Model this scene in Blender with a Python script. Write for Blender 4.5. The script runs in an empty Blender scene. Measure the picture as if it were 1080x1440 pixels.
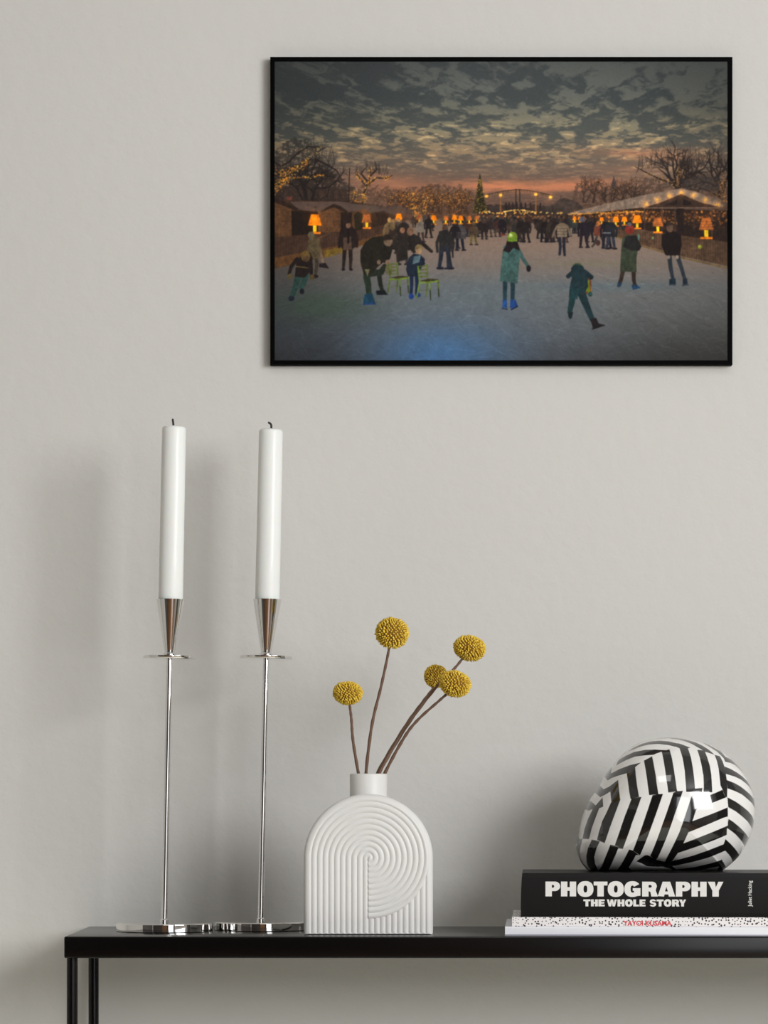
import bpy, bmesh, math, random
import numpy as np
from mathutils import Vector, Matrix

scn = bpy.context.scene
COL = scn.collection
# ---------------------------------------------------------------- camera
DIST, FPX, HZ, ZCAM = 3.0, 4200.0, 1130.0, 0.8836
cam_d = bpy.data.cameras.new('camera'); cam = bpy.data.objects.new('camera', cam_d); COL.objects.link(cam)
cam.location = (0, -DIST, ZCAM); cam.rotation_euler = (math.pi/2, 0, 0)
cam_d.sensor_fit = 'VERTICAL'; cam_d.sensor_height = 36.0; cam_d.sensor_width = 27.0
cam_d.lens = FPX*36.0/1440.0; cam_d.shift_y = (HZ-720.0)/1440.0; cam_d.clip_start = .05; cam_d.clip_end = 60
scn.camera = cam
# ---------------------------------------------------------------- light
w = bpy.data.worlds.new('daylight'); scn.world = w; w.use_nodes = True
w.node_tree.nodes['Background'].inputs[0].default_value = (.82, .90, 1.0, 1)
w.node_tree.nodes['Background'].inputs[1].default_value = 1.0
def area(name, loc, target, sx, sy, power, col):
    d = bpy.data.lights.new(name, 'AREA'); d.shape = 'RECTANGLE'; d.size = sx; d.size_y = sy; d.energy = power; d.color = col
    o = bpy.data.objects.new(name, d); COL.objects.link(o); o.location = loc
    o.rotation_euler = (Vector(target)-Vector(loc)).to_track_quat('-Z', 'Y').to_euler(); return o
area('window_daylight', (2.17, -2.65, 1.70), (1.0, -2.65+.9, 1.60), 1.5, 1.25, 110, (1.0, 1.0, 1.0))
area('rear_window_daylight', (1.45, -4.56, 1.20), (1.0, -3, 1.2), .95, 2.1, 18, (1.0, 1.0, 1.0))
area('ceiling_fill_light', (.1, -1.5, 2.50), (.1, -1.5, 0), .6, .6, 5, (1.0, .98, .96))  # added soft fill for the ambient level, no lamp known there
scn.view_settings.view_transform = 'Standard'; scn.view_settings.look = 'None'
scn.view_settings.exposure = -0.19; scn.view_settings.gamma = 1.0; scn.view_settings.use_curve_mapping = False
scn.cycles.max_bounces = 10; scn.cycles.diffuse_bounces = 6; scn.cycles.glossy_bounces = 6
scn.cycles.sample_clamp_indirect = 4.0; scn.cycles.caustics_reflective = False

# ---------------------------------------------------------------- helpers
def P(px, py, Y):
    k = (DIST+Y)/FPX
    return Vector(((px-540)*k, Y, ZCAM-(py-HZ)*k))
def s2l(c):
    c = np.asarray(c, float)/255.0
    return np.where(c <= .04045, c/12.92, ((c+.055)/1.055)**2.4)
def lin(r, g, b): return tuple(s2l((r, g, b)))+(1,)
def mat(name, col, rough=.5, metal=0, **kw):
    m = bpy.data.materials.new(name); m.use_nodes = True; b = m.node_tree.nodes['Principled BSDF']
    b.inputs['Base Color'].default_value = col; b.inputs['Roughness'].default_value = rough; b.inputs['Metallic'].default_value = metal
    for k, v in kw.items(): b.inputs[k.replace('_', ' ')].default_value = v
    return m
def noise_bump(m, scale, strength, dist=.002, detail=4, colvar=0, cscale=3.0, stretch=(1, 1, 1)):
    nt = m.node_tree; b = nt.nodes['Principled BSDF']; N = nt.nodes.new
    tc = N('ShaderNodeTexCoord'); mp = N('ShaderNodeMapping'); mp.inputs['Scale'].default_value = stretch
    nt.links.new(tc.outputs['Object'], mp.inputs[0])
    n = N('ShaderNodeTexNoise'); n.inputs['Scale'].default_value = scale; n.inputs['Detail'].default_value = detail
    nt.links.new(mp.outputs[0], n.inputs['Vector'])
    bp = N('ShaderNodeBump'); bp.inputs['Strength'].default_value = strength; bp.inputs['Distance'].default_value = dist
    nt.links.new(n.outputs['Fac'], bp.inputs['Height']); nt.links.new(bp.outputs[0], b.inputs['Normal'])
    if colvar:
        n2 = N('ShaderNodeTexNoise'); n2.inputs['Scale'].default_value = cscale; n2.inputs['Detail'].default_value = 3
        nt.links.new(mp.outputs[0], n2.inputs['Vector'])
        c = b.inputs['Base Color'].default_value[:]
        mx = N('ShaderNodeMix'); mx.data_type = 'RGBA'
        mx.inputs[6].default_value = tuple(v*(1-colvar) for v in c[:3])+(1,); mx.inputs[7].default_value = tuple(min(1, v*(1+colvar)) for v in c[:3])+(1,)
        nt.links.new(n2.outputs['Fac'], mx.inputs[0]); nt.links.new(mx.outputs[2], b.inputs['Base Color'])
    return m
def tag(o, label=None, cat=None, group=None, kind=None):
    if label: o['label'] = label
    if cat: o['category'] = cat
    if group: o['group'] = group
    if kind: o['kind'] = kind
    return o
def empty(name, loc, label, cat, group=None):
    o = bpy.data.objects.new(name, None); COL.objects.link(o); o.location = loc; o.empty_display_size = .02
    return tag(o, label, cat, group)
def link(name, me, m, parent=None, smooth=False):
    """me is in world coordinates; a child is shifted to its parent's origin"""
    o = bpy.data.objects.new(name, me); COL.objects.link(o)
    if m: me.materials.append(m)
    if smooth: me.shade_smooth() if hasattr(me, 'shade_smooth') else None
    if parent:
        L = Vector((0, 0, 0)); p = parent
        while p: L += p.location; p = p.parent
        me.transform(Matrix.Translation(-L)); o.parent = parent
    return o
def bm_link(name, bm, m, parent=None, smooth=False):
    bmesh.ops.recalc_face_normals(bm, faces=bm.faces)
    me = bpy.data.meshes.new(name); bm.to_mesh(me); bm.free()
    return link(name, me, m, parent, smooth)
def box(bm, a, b, bevel=0, seg=2):
    a = Vector(a); b = Vector(b); r = bmesh.ops.create_cube(bm, size=1)
    for v in r['verts']: v.co = Vector(((a[i]+b[i])/2+v.co[i]*(b[i]-a[i]) for i in range(3)))
    if bevel:
        es = list({e for v in r['verts'] for e in v.link_edges})
        bmesh.ops.bevel(bm, geom=es, offset=bevel, segments=seg, affect='EDGES', profile=.5)
    return bm
def boxm(a, b, bevel=0, seg=2): return box(bmesh.new(), a, b, bevel, seg)
def lathe(bm, prof, base, axis=(0, 0, 1), n=64):
    """prof: (radius, height) pairs along axis from base"""
    q = Vector((0, 0, 1)).rotation_difference(Vector(axis).normalized()); base = Vector(base); rings = []
    for r, h in prof:
        if r < 1e-7: rings.append([bm.verts.new(base+q @ Vector((0, 0, h)))])
        else: rings.append([bm.verts.new(base+q @ Vector((r*math.cos(2*math.pi*k/n), r*math.sin(2*math.pi*k/n), h))) for k in range(n)])
    for A, B in zip(rings, rings[1:]):
        if len(A) == 1 and len(B) == 1: continue
        for k in range(n):
            j = (k+1) % n
            if len(A) == 1: bm.faces.new((A[0], B[j], B[k]))
            elif len(B) == 1: bm.faces.new((A[k], A[j], B[0]))
            else: bm.faces.new((A[k], A[j], B[j], B[k]))
    return bm
def tube(bm, pts, radii, n=12):
    pts = [Vector(p) for p in pts]; rings = []; up = Vector((0, 1, .2)).normalized()
    for i, p in enumerate(pts):
        t = (pts[min(i+1, len(pts)-1)]-pts[max(i-1, 0)]).normalized(); a = t.cross(up).normalized(); b = t.cross(a)
        rings.append([bm.verts.new(p+(a*math.cos(2*math.pi*k/n)+b*math.sin(2*math.pi*k/n))*radii[i]) for k in range(n)])
    for A, B in zip(rings, rings[1:]):
        for k in range(n): bm.faces.new((A[k], A[(k+1) % n], B[(k+1) % n], B[k]))
    bm.faces.new(rings[0]); bm.faces.new(rings[-1][::-1]); return bm
def spline(pts, n=24):
    out = []; Q = [Vector(p) for p in pts]; Q = [Q[0]*2-Q[1]]+Q+[Q[-1]*2-Q[-2]]
    for i in range(1, len(Q)-2):
        for k in range(n):
            t = k/n; a, b, c, d = Q[i-1:i+3]
            out.append(.5*((2*b)+(c-a)*t+(2*a-5*b+4*c-d)*t*t+(3*b-a-3*c+d)*t**3))
    return out+[Q[-2]]
def smooth_by_angle(o, deg=35):
    me = o.data; me.shade_smooth()
    bm = bmesh.new(); bm.from_mesh(me)
    for e in bm.edges:
        if len(e.link_faces) == 2 and e.calc_face_angle(0) > math.radians(deg): e.smooth = False
    bm.to_mesh(me); bm.free()
def np_mesh(name, verts, quads):
    me = bpy.data.meshes.new(name); me.vertices.add(len(verts)); me.vertices.foreach_set('co', np.ascontiguousarray(verts, np.float32).ravel())
    me.loops.add(len(quads)*4); me.loops.foreach_set('vertex_index', np.ascontiguousarray(quads, np.int32).ravel())
    me.polygons.add(len(quads)); me.polygons.foreach_set('loop_start', np.arange(0, len(quads)*4, 4, dtype=np.int32))
    me.polygons.foreach_set('loop_total', np.full(len(quads), 4, np.int32)); me.update(calc_edges=True); return me
def grid_quads(nr, nc, flip=False, off=0):
    i = np.arange(nr-1)[:, None]*nc+np.arange(nc-1)[None, :]+off
    q = np.stack([i, i+1, i+nc+1, i+nc], -1).reshape(-1, 4); return q[:, ::-1] if flip else q
def colour_attr(me, lin_rgb):
    a = me.color_attributes.new('paint', 'FLOAT_COLOR', 'POINT')
    rgba = np.ones((len(me.vertices), 4), np.float32); rgba[:, :3] = lin_rgb; a.data.foreach_set('color', rgba.ravel())
def attr_mat(name, rough, **kw):
    m = mat(name, (1, 1, 1, 1), rough, 0, **kw); n = m.node_tree.nodes.new('ShaderNodeVertexColor'); n.layer_name = 'paint'
    m.node_tree.links.new(n.outputs[0], m.node_tree.nodes['Principled BSDF'].inputs['Base Color']); return m

# ---------------------------------------------------------------- the room
WALLY = .262
M_wall = noise_bump(mat('wall_paint', (.60, .590, .565, 1), .85), 70, .34, .0022, 5, .012, 2.5)
M_white = mat('white_paint', (.56, .555, .54, 1), .7)
M_dark = mat('dark_paint', (.075, .070, .066, 1), .8)
M_floor = noise_bump(mat('oak_floor', (.26, .135, .065, 1), .45), 6, .1, .001, 5, .25, 3, (1, 9, 1))
M_door = noise_bump(mat('walnut_door', (.26, .13, .06, 1), .4), 8, .1, .001, 5, .3, 4, (9, 1, 1))
M_glass = mat('window_glass', (1, 1, 1, 1), .0, 0, Transmission_Weight=1.0, IOR=1.05)
X0, X1, YF, ZC = -2.1, 2.2, -4.6, 2.6
def struct(name, bm, m):
    o = bm_link(name, bm, m); o['kind'] = 'structure'; return o
struct('wall_back', boxm((X0-.1, WALLY, 0), (X1+.1, WALLY+.1, ZC)), M_wall)
struct('wall_left', boxm((X0-.1, YF, 0), (X0, WALLY, ZC)), mat('grey_paint', (.50, .49, .47, 1), .8))
def holed(axis, at, t, lo, hi, h):          # wall with one rectangular opening h = (u0, z0, u1, z1)
    bm = bmesh.new()
    for (u0, z0, u1, z1) in ((lo, 0, h[0], ZC), (h[2], 0, hi, ZC), (h[0], 0, h[2], h[1]), (h[0], h[3], h[2], ZC)):
        if u1-u0 < 1e-4 or z1-z0 < 1e-4: continue
        if axis == 'x': box(bm, (at, u0, z0), (at+t, u1, z1))
        else: box(bm, (u0, at, z0), (u1, at+t, z1))
    return bm
struct('wall_right', holed('x', X1, .1, YF, WALLY, (-3.5, 1.0, -1.8, 2.4)), M_white)
struct('wall_front', holed('y', YF-.1, .1, X0, X1, (.9, .06, 2.0, 2.35)), M_dark)
struct('floor', boxm((X0-.1, YF-.1, -.1), (X1+.1, -1.7, 0)), M_floor)
struct('floor', boxm((X0-.1, -1.7, -.1), (X1+.1, WALLY+.1, 0)), mat('pale_bounce_floor', (.76, .76, .66, 1), .6))  # pale unseen half of the floor, added to bounce light under the table
struct('dark_reflection_panel_1', boxm((X0, -4.0, 0), (X0+.04, -1.6, 2.15), .004, 1), M_dark)  # unseen dark panel, added to put dark lines in the chrome reflections
struct('dark_reflection_panel_2', boxm((X1-.04, -1.35, 0), (X1, -.65, 2.05), .004, 1), M_dark)  # another unseen panel added on the right to darken the chrome edges
struct('ceiling', boxm((X0-.1, YF-.1, ZC), (X1+.1, WALLY+.1, ZC+.1)), M_white)
def window(name, axis, at, h):
    u0, z0, u1, z1 = h; bm = bmesh.new(); f = .05
    def b(a0, b0, a1, b1):
        if axis == 'x': box(bm, (at+.02, a0, b0), (at+.07, a1, b1), .004, 1)
        else: box(bm, (a0, at+.02, b0), (a1, at+.07, b1), .004, 1)
    b(u0, z0, u0+f, z1); b(u1-f, z0, u1, z1); b(u0, z0, u1, z0+f); b(u0, z1-f, u1, z1); b((u0+u1)/2-f/2, z0, (u0+u1)/2+f/2, z1)
    return struct(name, bm, M_dark)
window('window_1', 'x', X1, (-3.5, 1.0, -1.8, 2.4)); window('window_2', 'y', YF-.1, (.9, .06, 2.0, 2.35))
dm = boxm((-.25, YF, 0), (.62, YF+.045, 2.05), .004, 1)
for (a, b, c, d) in ((-.15, .2, .52, .9), (-.15, 1.05, .52, 1.9)): box(dm, (a, YF+.04, b), (c, YF+.052, d), .008, 2)
door = struct('door_1', dm, M_door)

# ---------------------------------------------------------------- shelf table
M_black = noise_bump(mat('black_powder_coat', (.0025, .002, .002, 1), .22, 0, Specular_IOR_Level=.30), 900, .012, .0003, 2)
TX0, TX1 = P(90, 0, 0).x, .66
TOP = .75
tb = empty('console_table', (0, .125, 0), 'slim black metal console table on thin round legs against the grey wall', 'table')
o = bm_link('tabletop', boxm((TX0, 0, TOP-.0217), (TX1, .25, TOP), .0016, 3), M_black, tb); smooth_by_angle(o)
for x in (TX0+.0068, TX1-.0068):
    for y in (.014, .236):
        l = bm_link('leg', lathe(bmesh.new(), [(0, 0), (.0054, 0), (.0056, .001), (.0056, TOP-.0217), (0, TOP-.0217)], (x, y, 0), n=32), M_black, tb); smooth_by_angle(l)

# ---------------------------------------------------------------- candlesticks and candles
M_chrome = mat('polished_chrome', (.80, .79, .775, 1), .035, 1.0)
M_wax = mat('white_wax', (.80, .82, .80, 1), .5, 0, Subsurface_Weight=.25, Subsurface_Scale=.01, Coat_Weight=.15)
M_wick = mat('charred_wick', (.035, .032, .03, 1), .9)
M_wickend = mat('wax_pool', (.86, .87, .84, 1), .4)
def candle_pair(bx, Y, bot, top, rim, plate, ctop, label, clabel, wick):
    base = P(bx, HZ, Y); base.z = TOP
    A = P(bot, 1290, Y); B = P(top, rim, Y); ax = (B-A).normalized()
    o0 = A+ax*((TOP+.0085-A.z)/ax.z)                       # where the pole leaves the foot
    def H(py): return (P(0, py, Y).z-o0.z)/ax.z
    t = empty('candlestick', base, label, 'candlestick', 'polished candlesticks on the black table')
    R = .0508
    smooth_by_angle(bm_link('foot', lathe(bmesh.new(), [(0, 0), (R-.001, 0), (R-.0003, .0002), (R, .0008), (R, .0010), (R, .0012), (R, .0078), (R, .0080), (R, .0082), (R-.0002, .0087), (R-.0007, .0091), (R-.0015, .0093), (R-.0018, .0093), (0, .0094)], base, n=128), M_chrome, t), 50)
    hp = H(plate)
    k = (DIST+Y)/FPX
    smooth_by_angle(bm_link('pole', lathe(bmesh.new(), [(0, -.001), (.0044, -.001), (.0044, .0035), (.0033, .0045), (.0033, hp), (0, hp)], o0, ax, 48), M_chrome, t), 40)
    smooth_by_angle(bm_link('drip_plate', lathe(bmesh.new(), [(0, hp-.0014), (37*k-.0005, hp-.0014), (37*k, hp-.0008), (37*k, hp+.0014), (37*k-.0005, hp+.0018), (0, hp+.0018)], o0, ax, 96), M_chrome, t), 40)
    hr = H(rim); r1 = 20*k; r0 = 7.2*k
    smooth_by_angle(bm_link('candle_cup', lathe(bmesh.new(), [(0, hp+.0018), (r0+.0016, hp+.0018), (r0+.0016, hp+.004), (r0, hp+.0055), (r1, hr), (r1-.0012, hr+.0003), (r1-.0022, hr), (r0*.9, hp+.02), (0, hp+.02)], o0, ax, 96), M_chrome, t), 40)
    # the candle stands in the cup: a thing of its own
    rc = 17.3*k; hb = hr-.012; ht = H(ctop)
    cb = o0+ax*hb
    c = empty('candle', cb, clabel, 'candle', 'white candles in the candlesticks')
    body = bmesh.new()
    lathe(body, [(0, hb+.0), (rc*.86, hb), (rc, hb+.014), (rc*.985, (hb+ht)/2), (rc*.975, ht-.0035), (rc*.94, ht-.0012), (rc*.80, ht), (rc*.3, ht-.0012), (0, ht-.0012)], o0, ax, 64)
    smooth_by_angle(bm_link('wax_body', body, M_wax, c), 60)
    tp = o0+ax*(ht-.002)
    pts = [tp+Vector((dx*k, 0, dz*k)) for dx, dz in wick]
    wp = spline(pts, 8); bm_link('wick', tube(bmesh.new(), wp, [.0011]*(len(wp)-2)+[.001, .0007], 10), M_wick, c, True)
    return t
candle_pair(231, .125, 231.2, 240.0, 843, 925, 600,
            'polished chrome candlestick on the left, further from the arched vase', 'white candle on the left with a short straight wick', [(-1, 0), (-1, 6), (-2, 14)])
candle_pair(368.5, .158, 366.6, 376.0, 843, 925, 604,
            'polished chrome candlestick on the right, its foot beside the arched vase', 'white candle on the right with a wick bent to the left', [(0, 0), (.6, 5), (0, 10), (-4, 13)])

# ---------------------------------------------------------------- ribbed arch vase
M_vase = noise_bump(mat('matt_white_ceramic', (.68, .675, .66, 1), .55, 0, Coat_Weight=.08), 600, .05, .0003, 3)
VY, VD = .062, .028                       # centre depth and half depth
kf = (DIST+VY-VD)/FPX
VR = 91.0*kf; VX = P(518, 0, VY-VD).x; VZC = TOP+107.5*kf; VE = .0055
def vase_grid():
    nb, na, nc = 260, 230, 480
    zs = np.concatenate([np.linspace(TOP+.0004, VZC, nb), VZC+VR*np.sin(np.linspace(0, math.pi/2, na+1)[1:]*.9995)])
    w = np.where(zs <= VZC, VR, np.sqrt(np.maximum(VR**2-(zs-VZC)**2, 1e-10)))
    w = w-.0012*np.exp(-(zs-TOP)/.0012)
    u = np.linspace(-1, 1, nc); u = np.sin(u*math.pi/2*.86)/math.sin(math.pi/2*.86)
    X = u[None, :]*w[:, None]; Z = np.repeat(zs[:, None], nc, 1)
    r = np.hypot(X, Z-VZC)
    d = np.where(Z > VZC, VR-r, VR-np.abs(X)); d = np.minimum(d, (Z-TOP)*3)
    de = np.clip(1-d/VE, 0, 1); rnd = VE*(1-np.sqrt(np.maximum(1-de**2, 0)))
    pitch = 8.05*kf; R0 = 84.5*kf
    def ribs(q): return np.abs(np.sin(math.pi*q/pitch))**.75
    left = np.where(Z > VZC, ribs(r), ribs(X))
    rr = r-pitch*.5*0
    th = np.arctan2(Z-VZC, X)              # spiral: rings on the right slip by half a pitch from top to bottom
    slip = (math.pi/2-th)/math.pi*pitch*.5
    disc = ribs(r+slip+pitch*.0)
    right = np.where(r < R0, disc, np.where(Z > VZC, 1.0, ribs(X)))
    h = np.where(X < 0, left, right)
    edge = np.clip((d-.0048)/.0016, 0, 1); h = h*edge+(1-edge)*.8
    step = np.where((X > 0) & (r < R0), .0007, 0.0)*edge*np.clip((math.pi/2-th)/1.0, 0, 1)
    y = rnd-.00125*h-step
    return X, Z, y, d
X_, Z_, y_, d_ = vase_grid(); nr, nc = X_.shape
front = np.stack([VX+X_, VY-VD+y_+.0013, Z_], -1).reshape(-1, 3); back = np.stack([VX+X_, VY+VD-y_-.0013, Z_], -1).reshape(-1, 3)
N_ = nr*nc; q = [grid_quads(nr, nc), grid_quads(nr, nc, True, N_)]
per = list(range(0, nr*nc, nc)); per_r = list(range(nc-1, nr*nc, nc)); bot = list(range(nc)); topr = list(range((nr-1)*nc, nr*nc))
def strip(ix, flip):
    a = np.array(ix[:-1]); b = np.array(ix[1:]); s = np.stack([a, b, b+N_, a+N_], -1); return s[:, ::-1] if flip else s
q += [strip(per, False), strip(per_r, True), strip(bot, True), strip(topr, False)]
vase = empty('vase', (VX, VY, TOP), 'white ceramic arch vase with ribbed swirl relief holding yellow flowers', 'vase')
o = link('body', np_mesh('vase_body', np.concatenate([front, back]), np.concatenate(q)), M_vase, vase); smooth_by_angle(o, 60)
nz0 = VZC+VR-.006; nz1 = P(0, 1088, VY).z; nrad = 26.3*(DIST+VY)/FPX
o = bm_link('neck', lathe(bmesh.new(), [(nrad, nz0), (nrad, nz1-.0012), (nrad-.0004, nz1-.0004), (nrad-.0014, nz1), (nrad-.0028, nz1-.0008), (nrad-.003, nz1-.003), (nrad-.003, nz0+.002), (0, nz0+.002)], (VX, VY, 0), n=96), M_vase, vase); smooth_by_angle(o, 60)

# ---------------------------------------------------------------- dried yellow globe flowers
M_stem = noise_bump(mat('dry_stem', (.13, .07, .042, 1), .7), 300, .3, .0006, 3, .45, 60, (1, 1, .25))
M_core = mat('flower_core', (.20, .10, .008, 1), .9)
M_head = mat('yellow_florets', (.72, .47, .02, 1), .75)
nt = M_head.node_tree; tc = nt.nodes.new('ShaderNodeTexCoord'); nn = nt.nodes.new('ShaderNodeTexNoise'); nn.inputs['Scale'].default_value = 260; nn.inputs['Detail'].default_value = 2
cr = nt.nodes.new('ShaderNodeValToRGB'); cr.color_ramp.elements[0].position = .35; cr.color_ramp.elements[0].color = (.58, .35, .015, 1); cr.color_ramp.elements[1].position = .62; cr.color_ramp.elements[1].color = (.84, .62, .08, 1)
nt.links.new(tc.outputs['Object'], nn.inputs['Vector']); nt.links.new(nn.outputs['Fac'], cr.inputs[0]); nt.links.new(cr.outputs[0], nt.nodes['Principled BSDF'].inputs['Base Color'])
def flower(label, cx, cy, rx, ry, Yh, tilt, stem, Yb, seed):
    rnd = random.Random(seed); k = (DIST+Yh)/FPX; c = P(cx, cy, Yh); R = Vector((rx*k, rx*k*.96, ry*k))
    n = len(stem); pts = []
    for i, (px, py) in enumerate(stem):
        t = i/(n-1); pts.append(P(px, py, Yh+(Yb-Yh)*t))
    inner = pts[-1]+(Vector((VX, VY, 0))-Vector((pts[-1].x, pts[-1].y, 0)))*.45-Vector((0, 0, .022)); pts.append(inner)   # goes on down inside the neck
    f = empty('globe_flower', pts[-1], label, 'flower', 'dried globe flowers in the white vase')
    ps = spline(pts, 10); m = len(ps)
    bm_link('stem', tube(bmesh.new(), ps, [(.00125+.00055*i/m)*(1+.12*math.sin(i*1.7+seed)) for i in range(m)], 10), M_stem, f, True)
    rot = Matrix.Rotation(math.radians(tilt), 3, 'Y'); bm = bmesh.new()
    ico = bmesh.new(); bmesh.ops.create_icosphere(ico, subdivisions=1, radius=1); iv = [v.co.copy() for v in ico.verts]; fi = [[v.index for v in q.verts] for q in ico.faces]; ico.free()
    r = bmesh.ops.create_uvsphere(bm, u_segments=32, v_segments=20, radius=1)
    for v in r['verts']: v.co = c+rot @ Vector((v.co[i]*R[i]*.92 for i in range(3)))
    for fc in bm.faces: fc.material_index = 1
    N = 430
    for i in range(N):
        z = max(-1, min(1, 1-2*(i+.5)/N+rnd.uniform(-.02, .02))); ph = i*2.399963+rnd.uniform(-.06, .06); rr = math.sqrt(1-z*z)
        d = Vector((rr*math.cos(ph), rr*math.sin(ph), z)); nrm = (rot @ Vector((d[j]/R[j] for j in range(3)))).normalized()
        dent = 1-.05*math.exp(-((d-Vector((0, 0, 1))).length/.35)**2)
        p = c+rot @ Vector((d[j]*R[j]*.945*dent for j in range(3))); s = R.x*.062*(.8+.4*rnd.random()); q = Vector((0, 0, 1)).rotation_difference(nrm)
        h = s*(1.5+1.0*rnd.random())
        vs = [bm.verts.new(p+q @ Vector((a.x*s, a.y*s, a.z*h))) for a in iv]
        for a in fi: bm.faces.new([vs[j] for j in a])
    hd = bm_link('flower_head', bm, M_head, f, True); hd.data.materials.append(M_core)
flower('yellow globe flower lowest at far left on a short dark stem', 489, 974.5, 20.5, 16, .062, 4, [(491, 986), (494, 1010), (496.5, 1042), (504.5, 1090)], .060, 1)
flower('yellow globe flower rising tallest of the five', 551.5, 890, 23, 21.5, .060, 12, [(548.5, 897), (546, 918), (536, 965), (523, 1020), (514.5, 1090)], .066, 2)
flower('yellow globe flower highest on the right, behind a pair below', 660.5, 911.5, 22.3, 17.3, .084, 12, [(655, 920), (640, 939), (612, 968), (570, 1024), (532, 1090)], .055, 3)
flower('yellow globe flower half hidden behind its neighbour on the right', 613, 951, 16.3, 16.3, .128, 12, [(614, 962), (596, 985), (568, 1024), (529.5, 1090)], .072, 4)
flower('yellow globe flower lowest on the right, overlapping another', 640, 961.5, 22, 18, .044, 16, [(633, 972), (618, 985), (586, 1014), (566, 1041), (540, 1090)], .060, 5)

# ---------------------------------------------------------------- books
M_bblack = noise_bump(mat('black_book_cover', (.003, .0025, .0025, 1), .42, 0, Specular_IOR_Level=.25), 500, .04, .0003)
M_pages = noise_bump(mat('paper_pages', (.74, .73, .70, 1), .85), 10, .35, .0006, 2, .05, 4, (1, 1, 160))
M_wcover = mat('white_book_cover', (.78, .79, .84, 1), .5)
M_grey = mat('grey_book_board', (.33, .33, .38, 1), .5)
M_letter = mat('white_print', (.72, .71, .69, 1), .6)
M_red = mat('red_print', (.62, .06, .08, 1), .6)
BD = .205
def glyph(ch, w, t=.43, hb=.26):
    """heavy poster capitals as closed outlines in a box w wide and 1 high"""
    def arc(cx, cy, rx, ry, a0, a1, n=18, e=1.0):
        out = []
        for i in range(n+1):
            a = math.radians(a0+(a1-a0)*i/n); c, s = math.cos(a), math.sin(a)
            out.append((cx+rx*math.copysign(abs(c)**e, c), cy+ry*math.copysign(abs(s)**e, s)))
        return out
    rect = lambda a, b, c, d: [(a, b), (c, b), (c, d), (a, d)]
    if ch == 'P': return [[(0, 0), (t, 0), (t, .36)]+arc(w-.36, .68, .36, .32, -90, 90)+[(0, 1)], [(t, .58)]+arc(w-.50, .68, .10, .10, -90, 90)+[(t, .78)]]
    if ch == 'R': return [[(0, 0), (t, 0), (t, .36), (t+.12, .32), (w-t*1.02, 0), (w, 0), (w, .03), (w-.14, .40)]+arc(w-.40, .70, .33, .30, -30, 90)+[(0, 1)], [(t, .60)]+arc(w-.50, .69, .09, .09, -90, 90)+[(t, .78)]]
    if ch == 'H': return [[(0, 0), (t, 0), (t, .38), (w-t, .38), (w-t, 0), (w, 0), (w, 1), (w-t, 1), (w-t, .62), (t, .62), (t, 1), (0, 1)]]
    if ch == 'O': return [arc(w/2, .5, w/2, .535, 0, 350, 40, .88), arc(w/2, .5, w/2-t*.97, .24, 0, 350, 24, .85)]
    if ch == 'T': return [[((w-t)/2, 0), ((w+t)/2, 0), ((w+t)/2, 1-hb), (w, 1-hb), (w, 1), (0, 1), (0, 1-hb), ((w-t)/2, 1-hb)]]
    if ch == 'L': return [[(0, 0), (w, 0), (w, hb), (t, hb), (t, 1), (0, 1)]]
    if ch == 'E': return [[(0, 0), (w, 0), (w, hb*.95), (t, hb*.95), (t, .40), (w*.93, .40), (w*.93, .61), (t, .61), (t, 1-hb*.95), (w, 1-hb*.95), (w, 1), (0, 1)]]
    if ch == 'A': return [[(0, 0), (t, 0), (t+.035, .14), (w-t-.035, .14), (w-t, 0), (w, 0), (w-.34, 1), (.34, 1)], [(w/2-.10, .34), (w/2+.10, .34), (w/2, .66)]]
    if ch == 'Y': return [[((w-t)/2, 0), ((w+t)/2, 0), ((w+t)/2, .40), (w, 1), (w-t*.78, 1), (w/2+.015, .62), (t*1.12, 1), (0, 1), ((w-t)/2, .40)]]
    if ch == 'W': return [[(.24*w-.06, 0), (.24*w+.28, 0), (w/2, .50), (.76*w-.28, 0), (.76*w+.06, 0), (w, 1), (w-t*.8, 1), (.76*w-.09, .47), (w/2+.17, 1), (w/2-.17, 1), (.24*w+.09, .47), (t*.8, 1), (0, 1)]]
    if ch == 'G': return [arc(w/2, .5, w/2, .535, 35, 300, 34, .88)+[(w*.72, .02), (w, .06), (w, .56), (w*.52, .56), (w*.52, .38), (w*.60, .38), (w*.60, .27)]+arc(w/2, .5, w/2-t*.97, .24, 290, 60, 20, .85)+[(w*.60, .66)]]
    if ch == 'S':
        o = arc(w*.50, .70, w*.46, .335, 15, 205, 20)+arc(w*.48, .28, w*.14, .09, 60, -140, 12)[0:1]
        top_out = arc(w*.50, .70, w*.46, .335, 12, 235, 20); top_in = arc(w*.50, .72, w*.12, .09, 230, 20, 10)
        bot_out = arc(w*.50, .30, w*.48, .335, 55, -165, 20); bot_in = arc(w*.50, .28, w*.12, .09, -160, 50, 10)
        return [top_out+[(w*.40, .40)]+bot_in[::-1][0:4]+bot_in[::-1][4:]+bot_out[::-1]+[(w*.60, .60)]+top_in]
    return []
def curve_mesh(name, loops, depth):
    cu = bpy.data.curves.new(name, 'CURVE'); cu.dimensions = '2D'; cu.fill_mode = 'BOTH'; cu.extrude = depth
    for L in loops:
        s = cu.splines.new('POLY'); s.points.add(len(L)-1); s.use_cyclic_u = True
        for i, (x, y) in enumerate(L): s.points[i].co = (x, y, 0, 1)
    t = bpy.data.objects.new('tmp', cu); COL.objects.link(t); bpy.context.view_layer.update()
    me = bpy.data.meshes.new_from_object(t.evaluated_get(bpy.context.evaluated_depsgraph_get())); bpy.data.objects.remove(t); bpy.data.curves.remove(cu); return me
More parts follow.
